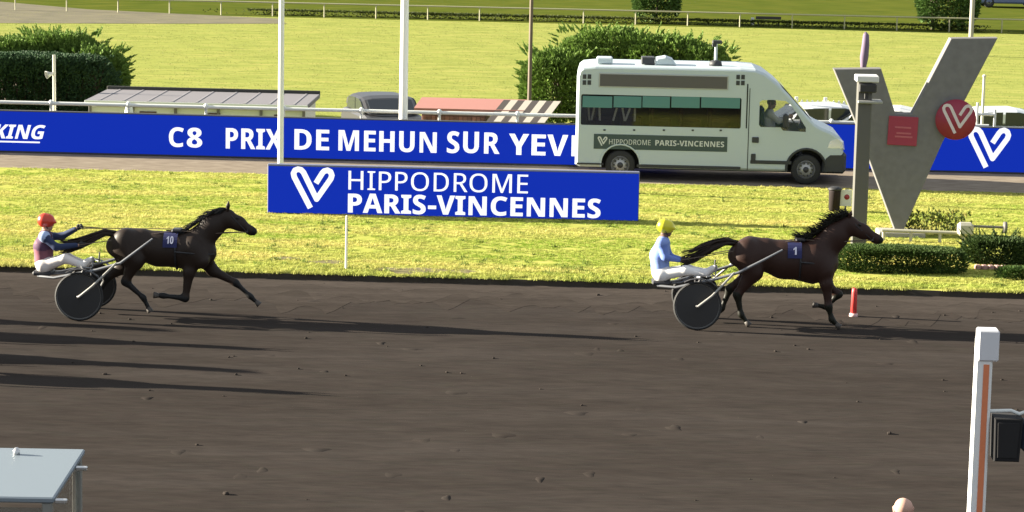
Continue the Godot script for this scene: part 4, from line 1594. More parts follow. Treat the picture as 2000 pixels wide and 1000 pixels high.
	tube(s, [Vector3(0, -0.05, 0), Vector3(0, 0.92, 0)], [0.022, 0.018], 8)
	lathe(s, Vector3(0, 0.92, 0), Vector3(0, 1, 0), [[0.0, 0.0], [0.018, 0.0], [0.012, 0.02], [0.0, 0.024]], 8)
	tag(put(s, "marker_wand", mat("wand_white", lin(0.72, 0.70, 0.6), 0.5), null, wp), "thin white wand stuck in the lawn below the name board", "marker")

	# ------------------------------------------------ masts
	var mast = func(called, label, base: Vector3, r, h, m, cat):
		var st := fresh()
		tube(st, [Vector3(0, -0.05, 0), Vector3(0, h, 0)], [r, r * 0.7], 14)
		lathe(st, Vector3.ZERO, Vector3(0, 1, 0), [[0.0, 0.0], [r * 2.2, 0.0], [r * 2.2, 0.03], [r * 1.1, 0.06], [0.0, 0.06]], 14)
		lathe(st, Vector3(0, h, 0), Vector3(0, 1, 0), [[0.0, 0.0], [r * 1.0, 0.0], [r * 1.1, r * 0.8], [0.0, r * 1.6]], 12)
		return tag(put(st, called, m, null, base), label, cat)
	var pole_w := mat("pole_white", lin(0.72, 0.72, 0.70), 0.4)
	var pb := on_level(547, 372, ROAD + 0.02)
	pb = Vector3(on_depth(548, 300, z_road + 0.7).x, LAWN, z_road + 0.7)
	mast.call("flag_pole", "slim white pole rising behind the left end of the name board", pb, 0.068, 8.0, pole_w, "pole")
	mast.call("flag_pole", "thick white pole behind the display board, above the letters of its title", Vector3(on_depth(788, 200, z_board - 0.55).x, ROAD, z_board - 0.55), 0.105, 9.0, pole_w, "pole")
	var zb := -80.0
	mast.call("lamp_post", "thin brown post beside the striped awning, left of the big bush", Vector3(on_depth(1035, 150, zb).x, INFIELD, zb), 0.065, 9.0, mat("post_brown", lin(0.12, 0.09, 0.06), 0.7), "post")
	mast.call("lamp_post", "thin grey post rising behind the right arm of the grey V", Vector3(on_depth(1897, 60, -118.0).x, INFIELD, -118.0), 0.11, 12.0, mat("post_grey", lin(0.30, 0.28, 0.24), 0.6), "post")
	mast.call("lamp_post", "short pale post beside the parked car right of the round red sign", Vector3(on_depth(1920, 200, -72.0).x, INFIELD, -72.0), 0.05, 2.95, mat("post_pale", lin(0.5, 0.48, 0.42), 0.6), "post")
	var lp: Node3D = thing("loudspeaker_post", "thin pale post with a small horn in front of the tall clipped hedge", "post", Vector3(on_depth(106, 180, -72.0).x, INFIELD, -72.0))
	s = fresh()
	tube(s, [Vector3(0, -0.05, 0), Vector3(0, 2.95, 0)], 0.045, 10)
	put(s, "post", mat("post_pale", lin(0.5, 0.48, 0.42), 0.6), lp)
	s = fresh()
	lathe(s, Vector3(-0.02, 2.45, 0.02), Vector3(-0.8, -0.2, 0.5), [[0.0, 0.0], [0.03, 0.0], [0.05, 0.08], [0.11, 0.2], [0.1, 0.2], [0.0, 0.1]], 14)
	put(s, "horn", mat("horn_grey", lin(0.4, 0.4, 0.38), 0.5), lp)

	# ------------------------------------------------ rails
	var z_rail := z_board - 1.0
	make_rail("white_rail", "white tubular rail running behind the long display board", -22.0, 9.0, z_rail, ROAD, 1.07, 1.83, on_depth(251, 205, z_rail).x - 1.83 * 6, 0.042)
	make_rail("running_rail", "far white running rail along the back of the infield", -32.0, 34.0, z_far - 0.6, INFIELD, 0.68, 2.6, on_depth(25, 30, z_far).x - 2.6 * 4, 0.04, 0.0, false, mat("rail_cream", lin(0.36, 0.34, 0.22), 0.6))

	# ------------------------------------------------ hedges
	var zc := -84.0
	var hl := on_depth(-160, 130, zc).x
	var hr := on_depth(226, 130, zc).x
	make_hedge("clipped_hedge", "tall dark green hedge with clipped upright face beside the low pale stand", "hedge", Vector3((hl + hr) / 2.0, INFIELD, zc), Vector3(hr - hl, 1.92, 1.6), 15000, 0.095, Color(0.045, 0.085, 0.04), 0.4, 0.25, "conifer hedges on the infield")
	var crowns := [
		["conifer_hedge", "loose bright green conifer crown over the near end of the clipped hedge", "hedge", 28, 150, 72, -2.1],
		["conifer_hedge", "tallest bright green conifer crown over the clipped hedge, behind the horn post", "hedge", 118, 150, 60, -2.3],
		["conifer_hedge", "small green conifer crown at the stand's end of the clipped hedge", "hedge", 190, 105, 92, -1.6],
		["conifer_hedge", "green conifer crown over the clipped hedge, farthest from the stand", "hedge", -70, 170, 70, -2.2],
		["conifer_bush", "bright green feathery bush between the thin brown post and the van", "bush", 1092, 130, 95, -0.2],
		["conifer_bush", "tall green bush crown rising over the rear of the van's roof", "bush", 1190, 190, 52, -0.9],
		["conifer_bush", "broad green bush crown over the middle of the van's roof", "bush", 1295, 190, 66, -0.6],
		["conifer_bush", "lower green bush crown behind the camera mast on the van", "bush", 1372, 110, 88, -0.3]]
	for q in crowns:
		var cz2: float = zc + q[6]
		var cx := on_depth(q[3], 130, cz2).x
		var wd: float = q[4] / FOCAL * absf(cz2) * 1.12
		var tp: float = on_depth(q[3], q[5] + 6, cz2).y - INFIELD
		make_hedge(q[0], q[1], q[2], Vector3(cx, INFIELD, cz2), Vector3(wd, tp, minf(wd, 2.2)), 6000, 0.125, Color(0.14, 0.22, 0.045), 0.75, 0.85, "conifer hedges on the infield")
	make_hedge("dark_line_strip", "low dark leafy strip added to draw the dark line behind the far running rail", "hedge", Vector3(on_level(1200, 30, INFIELD).x, INFIELD, z_far - 1.5), Vector3(44.0, 0.24, 0.7), 6000, 0.1, Color(0.06, 0.075, 0.02), 0.0, 0.1, "", false)  # added leafy strip, there only to draw the dark line at the rail
	var fb := on_level(1280, 38, INFIELD)
	make_hedge("rounded_bush", "rounded dark conifer by the far rail, above the roof of the van", "bush", Vector3(fb.x, INFIELD, z_far - 2.6), Vector3(2.35, 4.2, 2.4), 3500, 0.2, Color(0.08, 0.14, 0.035), 0.4, 0.7, "conifers beyond the far rail")
	fb = on_level(1828, 46, INFIELD)
	make_hedge("rounded_bush", "rounded dark conifer by the far rail, above the gap of the grey V", "bush", Vector3(fb.x, INFIELD, z_far - 2.2), Vector3(3.0, 4.4, 2.8), 4200, 0.2, Color(0.08, 0.14, 0.035), 0.4, 0.7, "conifers beyond the far rail")
	print("hedges done ", Time.get_ticks_msec())
	structures_behind(z_board)
	lawn_monument()
	race(sun_dir)
	foreground()
	# van on the service road
	var vf := on_level(1573, 361, ROAD)
	var van: Node3D = make_van(Vector3(vf.x - vp(1450, 0).x, ROAD, vf.z - 0.98))
	var vd := thing("person", "person in a white shirt sitting at the wheel of the van", "person", van.position + Vector3(4.3, 0.98, 0.42))
	person_parts(vd, {"pelvis": Vector3(0, 0.13, 0), "chest": Vector3(-0.02, 0.42, 0), "neck": Vector3(0, 0.6, 0), "head": Vector3(0.04, 0.76, 0.0), "up": Vector3(0.05, 1, 0).normalized(), "face": Vector3(0.9, -0.05, 0.4).normalized(),
		"sh_l": Vector3(0, 0.54, -0.18), "sh_r": Vector3(0, 0.54, 0.18), "el_l": Vector3(0.18, 0.36, -0.22), "el_r": Vector3(0.2, 0.38, 0.24), "ha_l": Vector3(0.42, 0.44, -0.13), "ha_r": Vector3(0.42, 0.47, 0.14),
		"hip_l": Vector3(0, 0.1, -0.1), "hip_r": Vector3(0, 0.1, 0.1), "kn_l": Vector3(0.42, 0.12, -0.14), "kn_r": Vector3(0.42, 0.12, 0.14), "an_l": Vector3(0.5, -0.26, -0.13), "an_r": Vector3(0.5, -0.26, 0.13), "to_l": Vector3(0.64, -0.3, -0.13), "to_r": Vector3(0.64, -0.3, 0.13)},
		{"skin": Color(0.5, 0.3, 0.22), "hair": Color(0.12, 0.08, 0.05), "jacket": Color(0.75, 0.74, 0.70), "trousers": Color(0.03, 0.03, 0.05), "boots": Color(0.02, 0.02, 0.02)})
	print("all done ", Time.get_ticks_msec())

# ---------------------------------------------------------------- huts and parked things on the infield
func structures_behind(z_board: float):
	var white := mat("hut_white", lin(0.62, 0.64, 0.60), 0.6)
	var zf := -70.0
	# long low pale stand with a flat grey roof
	var xl := on_depth(172, 200, zf).x
	var xr := on_depth(598, 210, zf).x
	var top := on_depth(400, 204, zf).y
	var t := thing("refreshment_stand", "long low pale stand with flat grey roof behind the display board", "stand", Vector3(xl, INFIELD, zf))
	var w := xr - xl
	var h := top - INFIELD
	var s := fresh()
	box(s, Vector3(w / 2.0, h / 2.0 - 0.06, -1.4), Vector3(w - 0.1, h - 0.12, 2.7), 0.01)
	put(s, "wall", white, t)
	s = fresh()
	box(s, Vector3(w / 2.0, h, -1.4), Vector3(w + 0.1, 0.12, 3.1), 0.015)
	var roof := put(s, "roof", mat("roof_grey", lin(0.16, 0.15, 0.16), 0.7), t)
	var seam: MeshInstance3D = null
	for k in 9:
		var x := w * (k + 0.5) / 9.0
		if seam == null:
			s = fresh()
			box(s, Vector3(0, h + 0.064, -1.4), Vector3(0.06, 0.012, 3.1), 0.003)
			seam = put(s, "roof_batten", mat("roof_batten", lin(0.19, 0.18, 0.19), 0.7), roof, Vector3(x, 0, 0))
		else:
			again(seam, "roof_batten", roof, Vector3(x, 0, 0))
	s = fresh()
	box(s, Vector3(w / 2.0, h + 0.07, -2.99), Vector3(w + 0.1, 0.16, 0.06), 0.01)
	put(s, "roof_rim", mat("roof_dark", lin(0.04, 0.04, 0.035), 0.8), roof)
	s = fresh()
	box(s, Vector3(w / 2.0, h - 0.01, 0.17), Vector3(w + 0.12, 0.13, 0.03), 0.006)
	put(s, "fascia", white, roof)
	for q in [[272, 305], [405, 430], [535, 547]]:
		s = fresh()
		var a := on_depth(q[0], 225, zf).x - xl
		var b := on_depth(q[1], 225, zf).x - xl
		box(s, Vector3((a + b) / 2.0, h * 0.45, -0.04), Vector3(b - a, h * 0.86, 0.06), 0.01)
		put(s, "doorway", mat("door_brown", lin(0.10, 0.06, 0.045), 0.7), t)
	for k in 6:
		s = fresh()
		box(s, Vector3(0.06 + (w - 0.12) * k / 5.0, h / 2.0 - 0.04, 0.02), Vector3(0.07, h - 0.1, 0.07), 0.008)
		put(s, "corner_post", mat("post_dark", lin(0.13, 0.12, 0.11), 0.6), t)
	# white and red folded parasol bundles on the rail side
	var sack := thing("folded_parasol", "white folded parasol with a red band in front of the pale stand", "parasol", Vector3(on_depth(252, 210, zf + 1.2).x, INFIELD, zf + 1.2))
	s = fresh()
	lathe(s, Vector3.ZERO, Vector3(0, 1, 0), [[0.0, 0.95], [0.16, 1.0], [0.17, 1.5], [0.08, 1.95], [0.0, 2.05]], 12)
	put(s, "canopy", white, sack)
	s = fresh()
	lathe(s, Vector3.ZERO, Vector3(0, 1, 0), [[0.0, 1.58], [0.175, 1.58], [0.155, 1.72], [0.0, 1.72]], 12)
	put(s, "band", mat("red_cloth", lin(0.35, 0.03, 0.05), 0.7), sack)
	s = fresh()
	tube(s, [Vector3(0, -0.03, 0), Vector3(0, 1.0, 0)], 0.03, 8)
	lathe(s, Vector3.ZERO, Vector3(0, 1, 0), [[0.0, 0.0], [0.25, 0.0], [0.25, 0.06], [0.0, 0.08]], 14)
	put(s, "stand", mat("post_dark", lin(0.13, 0.12, 0.11), 0.6), sack)

	# dark car seen nearly end on
	var cz := -78.5
	make_car("dark grey car parked beside the thick white pole", Vector3(on_depth(752, 200, cz).x, INFIELD, cz), deg_to_rad(-72.0), lin(0.025, 0.024, 0.026), true)

	# red shed with a pink roof and a striped awning over a pale blue counter
	var sz := -71.0
	var x0 := on_depth(818, 210, sz).x
	var x1 := on_depth(955, 215, sz).x
	var x2 := on_depth(1060, 218, sz).x
	var shed := thing("kiosk", "red-brown boarded kiosk with pink roof beside the striped awning", "kiosk", Vector3(x0, INFIELD, sz))
	var ht := on_depth(900, 217, sz).y - INFIELD
	s = fresh()
	box(s, Vector3((x1 - x0) / 2.0, ht / 2.0 - 0.05, -1.3), Vector3(x1 - x0 - 0.15, ht - 0.1, 2.5), 0.01)
	put(s, "wall", mat("shed_wall", lin(0.13, 0.065, 0.05), 0.8), shed)
	var n := 14
	var board: MeshInstance3D = null
	for k in n:
		var x := 0.1 + (x1 - x0 - 0.2) * (k + 0.5) / n
		if board == null:
			s = fresh()
			box(s, Vector3(0, ht / 2.0 - 0.07, -0.035), Vector3((x1 - x0) / n * 0.78, ht - 0.16, 0.03), 0.006)
			board = put(s, "board", mat("shed_board", lin(0.20, 0.085, 0.06), 0.8), shed, Vector3(x, 0, 0))
		else:
			again(board, "board", shed, Vector3(x, 0, 0), mat("shed_board_%d" % (k % 3), lin([0.2, 0.16, 0.24][k % 3], [0.085, 0.07, 0.1][k % 3], [0.06, 0.05, 0.07][k % 3]), 0.8))
	s = fresh()
	loft(s, pts2([[-0.12, 0.0], [x2 - x0 - 0.5, 0.0], [x2 - x0 - 0.5, 0.07], [-0.12, 0.07]]), [[0.15, 0.0], [-2.9, 0.0]])
	var pink := put(s, "roof", mat("roof_pink", lin(0.32, 0.13, 0.10), 0.7), shed)
	pink.position.y = ht
	# counter with awning
	var ct := thing("striped_stall", "pale blue counter under a dark and white striped awning", "stall", Vector3(x1 + 0.02, INFIELD, sz + 0.9))
	var cw := x2 - x1
	s = fresh()
	box(s, Vector3(cw / 2.0, (ht - 0.25) / 2.0, -0.45), Vector3(cw, ht - 0.25, 0.85), 0.015)
	put(s, "counter", mat("counter_blue", lin(0.38, 0.5, 0.58), 0.6), ct)
	for k in 8:
		s = fresh()
		var a := -0.05 + (cw + 0.1) * k / 8.0
		var b := -0.05 + (cw + 0.1) * (k + 1) / 8.0
		var y0 := ht - 0.16
		var y1: float = on_depth(1030, 196, sz - 0.7).y - INFIELD
		var sk := 0.18
		var P := [Vector3(a, y0, 0.1), Vector3(b, y0, 0.1), Vector3(b + sk * 2.2, y1, -1.6), Vector3(a + sk * 2.2, y1, -1.6)]
		quad(s, P[0], P[1], P[2], P[3], (P[0] + P[2]) / 2.0 - Vector3(0, 1, 0))
		quad(s, P[0] - Vector3(0, 0.02, 0), P[1] - Vector3(0, 0.02, 0), P[2] - Vector3(0, 0.02, 0), P[3] - Vector3(0, 0.02, 0), (P[0] + P[2]) / 2.0 + Vector3(0, 1, 0))
		quad(s, P[0], P[1], P[1] - Vector3(0, 0.1, 0), P[0] - Vector3(0, 0.1, 0), Vector3(a, y0, -1))
		put(s, "awning_stripe", mat("awning_dark", lin(0.045, 0.035, 0.03), 0.8) if k % 2 == 0 else mat("awning_white", lin(0.40, 0.36, 0.30), 0.8), ct)
	for q in [[0.0, 0.06], [cw, 0.06], [0.0, -1.55], [cw, -1.55]]:
		s = fresh()
		box(s, Vector3(q[0], (ht - 0.19) / 2.0, q[1]), Vector3(0.05, ht - 0.19, 0.05), 0.005)
		put(s, "awning_post", mat("post_dark", lin(0.13, 0.12, 0.11), 0.6), ct)

	# pale cars and a picket fence beyond the V
	var spots := [
		[1625, 214, -79.5, 12.0, lin(0.55, 0.56, 0.57), "silver car parked right behind the nose of the van"],
		[1752, 222, -79.0, -8.0, lin(0.68, 0.68, 0.66), "white car parked in the gap between the arms of the V"],
		[1968, 222, -79.5, 6.0, lin(0.66, 0.68, 0.68), "white car parked right of the round red sign"]]
	for q in spots:
		make_car(q[5], Vector3(on_depth(q[0], q[1], q[2]).x, INFIELD, q[2]), deg_to_rad(q[3]), q[4], false)
	var pf := thing("picket_fence", "white picket fence between the van's nose and the grey V", "fence", Vector3(on_depth(1556, 200, -81.0).x, INFIELD, -81.0))
	var picket: MeshInstance3D = null
	for k in 12:
		if picket == null:
			s = fresh()
			slab(s, pts2([[-0.05, 0.05], [0.05, 0.05], [0.05, 1.3], [0.0, 1.38], [-0.05, 1.3]]), -0.012, 0.012)
			picket = put(s, "picket", mat("rail_white", lin(0.62, 0.63, 0.60), 0.5), pf)
		else:
			again(picket, "picket", pf, Vector3(k * 0.16, 0, 0))
	for y in [0.4, 1.05]:
		s = fresh()
		box(s, Vector3(0.88, y, -0.03), Vector3(1.95, 0.08, 0.03), 0.004)
		put(s, "cross_rail", mat("rail_white", lin(0.62, 0.63, 0.60), 0.5), pf)
	for x in [0.0, 0.88, 1.76]:
		s = fresh()
		box(s, Vector3(x, 0.7, -0.09), Vector3(0.1, 1.5, 0.09), 0.006)
		put(s, "fence_post", mat("rail_white", lin(0.62, 0.63, 0.60), 0.5), pf)
	# white tubular barrier beside the round sign
	var bz := -63.2
	var br := thing("crowd_barrier", "white tubular barrier above the display board beside the round sign", "barrier", Vector3(on_depth(1908, 235, bz).x, ROAD, bz))
	for q in [[Vector3(0, -0.02, 0), Vector3(0, 1.5, 0)], [Vector3(0.42, -0.02, 0), Vector3(0.42, 1.35, 0)], [Vector3(0, 1.22, 0), Vector3(0.42, 1.22, 0)]]:
		s = fresh()
		tube(s, [q[0], q[1]], 0.032, 8)
		put(s, "tube", mat("rail_white", lin(0.62, 0.63, 0.60), 0.5), br)
	# bench and a blue car far off by the running rail
	var bp := on_level(1486, 36, INFIELD)
	var bn := thing("park_bench", "small dark bench with a white post by the far rail", "bench", Vector3(bp.x, INFIELD, on_level(1486, 49, INFIELD).z))
	bn.scale = Vector3(0.85, 0.5, 0.6)
	s = fresh()
	box(s, Vector3(0.1, 0.42, 0), Vector3(1.5, 0.06, 0.4), 0.01)
	put(s, "seat", mat("bench_dark", lin(0.05, 0.045, 0.04), 0.8), bn)
	s = fresh()
	box(s, Vector3(0.1, 0.72, -0.22), Vector3(1.5, 0.3, 0.05), 0.01)
	put(s, "backrest", mat("bench_dark", lin(0.05, 0.045, 0.04), 0.8), bn)
	for x in [-0.5, 0.7]:
		s = fresh()
		box(s, Vector3(x, 0.2, 0), Vector3(0.08, 0.4, 0.38), 0.01)
		put(s, "leg", mat("bench_dark", lin(0.05, 0.045, 0.04), 0.8), bn)
	s = fresh()
	tube(s, [Vector3(-0.85, 0, 0.1), Vector3(-0.85, 0.75, 0.1)], 0.1, 10)
	put(s, "white_post", mat("rail_white", lin(0.62, 0.63, 0.60), 0.5), bn)
	make_car("blue car parked on the meadow beyond the far rail", Vector3(on_level(1968, 14, INFIELD).x, INFIELD, on_level(1968, 14, INFIELD).z), deg_to_rad(4.0), lin(0.10, 0.13, 0.26), true)

# ---------------------------------------------------------------- the grey V and what stands round it
func lawn_monument():
	var base := on_level(1755, 462, LAWN)
	var k := FOCAL / (-base.z) * 1.0      # photo pixels per metre there
	var v := thing("letter_v_monument", "huge grey letter V standing on its point on the lawn", "monument", base)
	var P = func(cx, cy):
		var d := on_depth(1560.0 + cx / 2.0, cy / 2.0, base.z) - base
		return Vector2(d.x, d.y)
	var tip: Vector2 = P.call(392, 912)
	var poly := PackedVector2Array([P.call(137, 270), P.call(322, 268), P.call(378, 445), P.call(442, 445), P.call(595, 150), P.call(778, 148), P.call(560, 560), tip + Vector2(0.06, 0), tip - Vector2(0.06, 0), P.call(215, 460)])
	var s := fresh()
	slab(s, poly, 0.0, -0.34, 0.012)
	put(s, "letter", surface("v_grey", noise_tex(61, 0.03, [[0.0, lin(0.165, 0.16, 0.155)], [1.0, lin(0.20, 0.195, 0.19)]], 4, 256), Vector3(0.6, 0.6, 0.6), 0.55), v)
	s = fresh()
	box(s, Vector3(0.05, 0.04, -0.17), Vector3(0.9, 0.12, 0.6), 0.02)
	put(s, "foot", mat("concrete", lin(0.3, 0.29, 0.27), 0.9), v)
	# red plate on its face
	s = fresh()
	var q0: Vector2 = P.call(346, 566)
	var q1: Vector2 = P.call(466, 456)
	box(s, Vector3((q0.x + q1.x) / 2.0, (q0.y + q1.y) / 2.0, 0.02), Vector3(q1.x - q0.x, q1.y - q0.y, 0.03), 0.006, Basis(Vector3(0, 0, 1), -0.03))
	var plate := put(s, "red_plate", mat("plate_red", lin(0.30, 0.028, 0.055), 0.5), v)
	var faint := mat("plate_print", lin(0.42, 0.10, 0.12), 0.6)
	for i in 3:
		s = fresh()
		box(s, Vector3((q0.x + q1.x) / 2.0 + [0.0, 0.02, 0.02][i], lerpf(q0.y, q1.y, [0.62, 0.42, 0.3][i]), 0.038), Vector3((q1.x - q0.x) * [0.55, 0.5, 0.6][i], 0.035, 0.006), 0.0, Basis(Vector3(0, 0, 1), -0.03))
		put(s, "print_line", faint, plate)
	# round red sign with the heart-shaped V
	var c: Vector2 = P.call(612, 466)
	s = fresh()
	lathe(s, Vector3(c.x, c.y, 0.04), Vector3(0, 0, 1), [[0.0, 0.0], [0.385, 0.0], [0.39, 0.02], [0.385, 0.05], [0.0, 0.05]], 40)
	var disc := put(s, "round_sign", mat("disc_red", lin(0.27, 0.02, 0.045), 0.5), v)
	heart_v(disc, mat("disc_white", lin(0.62, 0.55, 0.55), 0.5), Vector3(c.x + 0.02, c.y, 0.09), 0.56, 0.10, 0.006)
	s = fresh()
	box(s, Vector3(c.x - 0.14, c.y, 0.02), Vector3(0.3, 0.12, 0.04), 0.004)
	put(s, "bracket", mat("post_dark", lin(0.13, 0.12, 0.11), 0.6), v)

	# column with a camera box
	var cb := on_level(1676, 478, LAWN)
	var col := thing("camera_column", "grey square column with a white-topped camera box before the V", "column", cb)
	var hgt := on_depth(1682, 143, cb.z).y - LAWN
	s = fresh()
	box(s, Vector3(0, hgt / 2.0 - 0.1, 0), Vector3(0.27, hgt - 0.1, 0.27), 0.015)
	put(s, "shaft", mat("column_grey", lin(0.09, 0.087, 0.076), 0.6), col)
	s = fresh()
	box(s, Vector3(0.03, hgt - 0.09, 0.02), Vector3(0.42, 0.12, 0.44), 0.015)
	put(s, "cap", mat("cap_white", lin(0.6, 0.6, 0.58), 0.5), col)
	s = fresh()
	box(s, Vector3(0.04, hgt - 0.26, 0.16), Vector3(0.33, 0.16, 0.18), 0.02)
	box(s, Vector3(0.02, hgt - 0.40, 0.15), Vector3(0.07, 0.14, 0.06), 0.01)
	put(s, "camera_box", mat("strap_black", lin(0.02, 0.02, 0.02), 0.6), col)
	s = fresh()
	box(s, Vector3(0.1, hgt - 0.52, 0.01), Vector3(0.46, 0.05, 0.4), 0.01)
	put(s, "collar", mat("collar_grey", lin(0.3, 0.3, 0.28), 0.6), col)
	# purple flag on a staff behind the left arm
	var fp := Vector3(on_depth(1688, 100, base.z - 1.2).x, LAWN, base.z - 1.2)
	var ph := on_depth(1690, 62, base.z - 1.2).y - LAWN
	var fl := thing("rolled_flag", "rolled mauve flag on a staff behind the left arm of the V", "flag", fp)
	s = fresh()
	tube(s, [Vector3(0, -0.05, 0), Vector3(0, ph - 0.02, 0)], 0.03, 8)
	put(s, "staff", mat("post_brown", lin(0.12, 0.09, 0.06), 0.7), fl)
	s = fresh()
	tube(s, [Vector3(-0.01, ph - 0.75, 0.0), Vector3(0.0, ph - 0.5, 0.02), Vector3(0.02, ph - 0.25, 0.0), Vector3(0.02, ph - 0.06, 0.01), Vector3(0.01, ph, 0)], [0.05, 0.085, 0.075, 0.06, 0.01], 9)
	put(s, "cloth", mat("flag_mauve", lin(0.14, 0.10, 0.16), 0.8), fl)
	# dark bin and a small notice
	var bb := on_level(1629, 412, LAWN)
	var bin := thing("litter_bin", "dark brown litter bin on the lawn beside the grey column", "bin", bb)
	s = fresh()
	lathe(s, Vector3.ZERO, Vector3(0, 1, 0), [[0.0, 0.0], [0.11, 0.0], [0.125, 0.40], [0.13, 0.44], [0.0, 0.45]], 18)
	put(s, "drum", mat("bin_brown", lin(0.012, 0.005, 0.0045), 0.9), bin)
	s = fresh()
	lathe(s, Vector3(0, 0.44, 0), Vector3(0, 1, 0), [[0.0, 0.0], [0.145, 0.0], [0.145, 0.03], [0.08, 0.06], [0.0, 0.065]], 18)
	put(s, "lid", mat("strap_black", lin(0.02, 0.02, 0.02), 0.6), bin)
	var nb := on_level(1651, 412, LAWN)
	var no := thing("small_notice", "small white notice with a red mark beside the litter bin", "sign", nb)
	s = fresh()
	box(s, Vector3(0, 0.1, -0.02), Vector3(0.04, 0.3, 0.03), 0.004)
	put(s, "stake", mat("post_dark", lin(0.13, 0.12, 0.11), 0.6), no)
	s = fresh()
	box(s, Vector3(0, 0.27, 0), Vector3(0.24, 0.34, 0.02), 0.004)
	var pn := put(s, "panel", mat("cap_white", lin(0.6, 0.6, 0.58), 0.5), no)
	s = fresh()
	lathe(s, Vector3(0.02, 0.29, 0.01), Vector3(0, 0, 1), [[0.0, 0.0], [0.055, 0.0], [0.055, 0.004], [0.0, 0.004]], 16)
	put(s, "red_mark", mat("mark_red", lin(0.3, 0.03, 0.04), 0.6), pn)
	# low white bar with a valve head, running across behind the hedge
	var p0 := on_level(1722, 470, LAWN)
	var p1 := on_level(1884, 476, LAWN)
	var bar := thing("low_barrier", "low white bar lying across the lawn behind the box hedge", "barrier", p0)
	s = fresh()
	var d := p1 - p0
	tube(s, [Vector3(0, 0.2, 0), d + Vector3(0, 0.2, 0)], 0.035, 10)
	put(s, "bar", mat("bar_cream", lin(0.42, 0.40, 0.30), 0.5), bar)
	for f in [0.02, 0.35, 0.7, 0.98]:
		s = fresh()
		tube(s, [d * f + Vector3(0, -0.03, 0), d * f + Vector3(0, 0.2, 0)], 0.03, 8)
		put(s, "leg", mat("bar_cream", lin(0.42, 0.40, 0.30), 0.5), bar)
	s = fresh()
	box(s, d + Vector3(0.0, 0.28, 0), Vector3(0.3, 0.26, 0.2), 0.05)
	put(s, "end_block", mat("bar_cream", lin(0.42, 0.40, 0.30), 0.5), bar)
	s = fresh()
	tube(s, [d + Vector3(0.1, 0.34, 0), d + Vector3(0.75, 0.33, 0)], 0.025, 8)
	lathe(s, d + Vector3(0.75, 0.33, 0), Vector3(1, 0, 0), [[0.0, -0.03], [0.11, -0.03], [0.11, 0.03], [0.0, 0.03]], 14)
	put(s, "handle", mat("post_dark", lin(0.13, 0.12, 0.11), 0.6), bar)

	# clipped box hedge in front, loose shrubs beside
	var h0 := on_level(1632, 533, LAWN)
	var h1 := on_level(1890, 540, LAWN)
	make_hedge("box_hedge", "low clipped box hedge in front of the grey V", "hedge", Vector3((h0.x + h1.x) / 2.0, LAWN, h0.z - 0.45), Vector3(h1.x - h0.x, 0.40, 0.85), 9000, 0.045, Color(0.05, 0.085, 0.02), 0.1, 0.1, "", false)
	var sp := on_level(1955, 520, LAWN)
	make_hedge("low_shrub", "loose dark shrub at the end of the box hedge", "shrub", Vector3(sp.x, LAWN, sp.z - 0.5), Vector3(1.25, 0.42, 0.9), 3500, 0.06, Color(0.045, 0.075, 0.02), 0.5, 0.6, "", false)
	sp = on_level(1985, 545, LAWN)
	make_hedge("low_shrub", "flat dark green shrub near the track edge beside the box hedge", "shrub", Vector3(sp.x + 0.2, LAWN, sp.z - 0.1), Vector3(1.1, 0.16, 0.5), 900, 0.06, Color(0.05, 0.09, 0.02), 0.2, 0.5, "", false)
	# bed of tall pale-stemmed flowers right of the V's point
	for i in 9:
		var fx: float = 1768 + i * 14.5
		var g := on_level(fx, 457 + (i % 3) * 2, LAWN)
		var pl := thing("flowering_plant", "leafy flowering plant in the bed beside the V's point", "plant", g, 0.0, "plants in the bed beside the V's point")
		s = fresh()
		for j in 5:
			var a := Vector3(rng.randf_range(-0.05, 0.05), -0.02, rng.randf_range(-0.05, 0.05))
			var b := a + Vector3(rng.randf_range(-0.1, 0.1), rng.randf_range(0.2, 0.44), rng.randf_range(-0.1, 0.1))
			tube(s, [a, (a + b) / 2.0 + Vector3(0.01, 0, 0), b], [0.008, 0.007, 0.004], 5)
		put(s, "stems", mat("stem_green", lin(0.10, 0.13, 0.03), 0.7), pl)
		s = fresh()
		for j in 40:
			var p := Vector3(rng.randf_range(-0.12, 0.12), rng.randf_range(0.04, 0.46), rng.randf_range(-0.1, 0.1))
			leaf_spray(s, p, Vector3(0, 0.6, 0), 0.075, Color(0.10, 0.13, 0.03) if j % 4 else Color(0.35, 0.32, 0.08), 3)
		put(s, "leaves", vcol("leaf_vc", 0.65, 0.3, 0.6), pl)
	# pink edging stones
	var e0 := on_level(1932, 522, LAWN)
	for i in 5:
		s = fresh()
		box(s, Vector3(0, 0.035, 0), Vector3(0.1, 0.09, 0.14), 0.02, Basis(Vector3(0, 1, 0), rng.randf_range(-0.3, 0.3)))
		tag(put(s, "edging_stone", mat("stone_pink", lin(0.34, 0.2, 0.17), 0.85), null, Vector3(e0.x - 0.24 + i * 0.115, LAWN, e0.z + 0.25)), "small pinkish edging stone between the box hedge and the loose shrub", "stone", "pinkish edging stones")

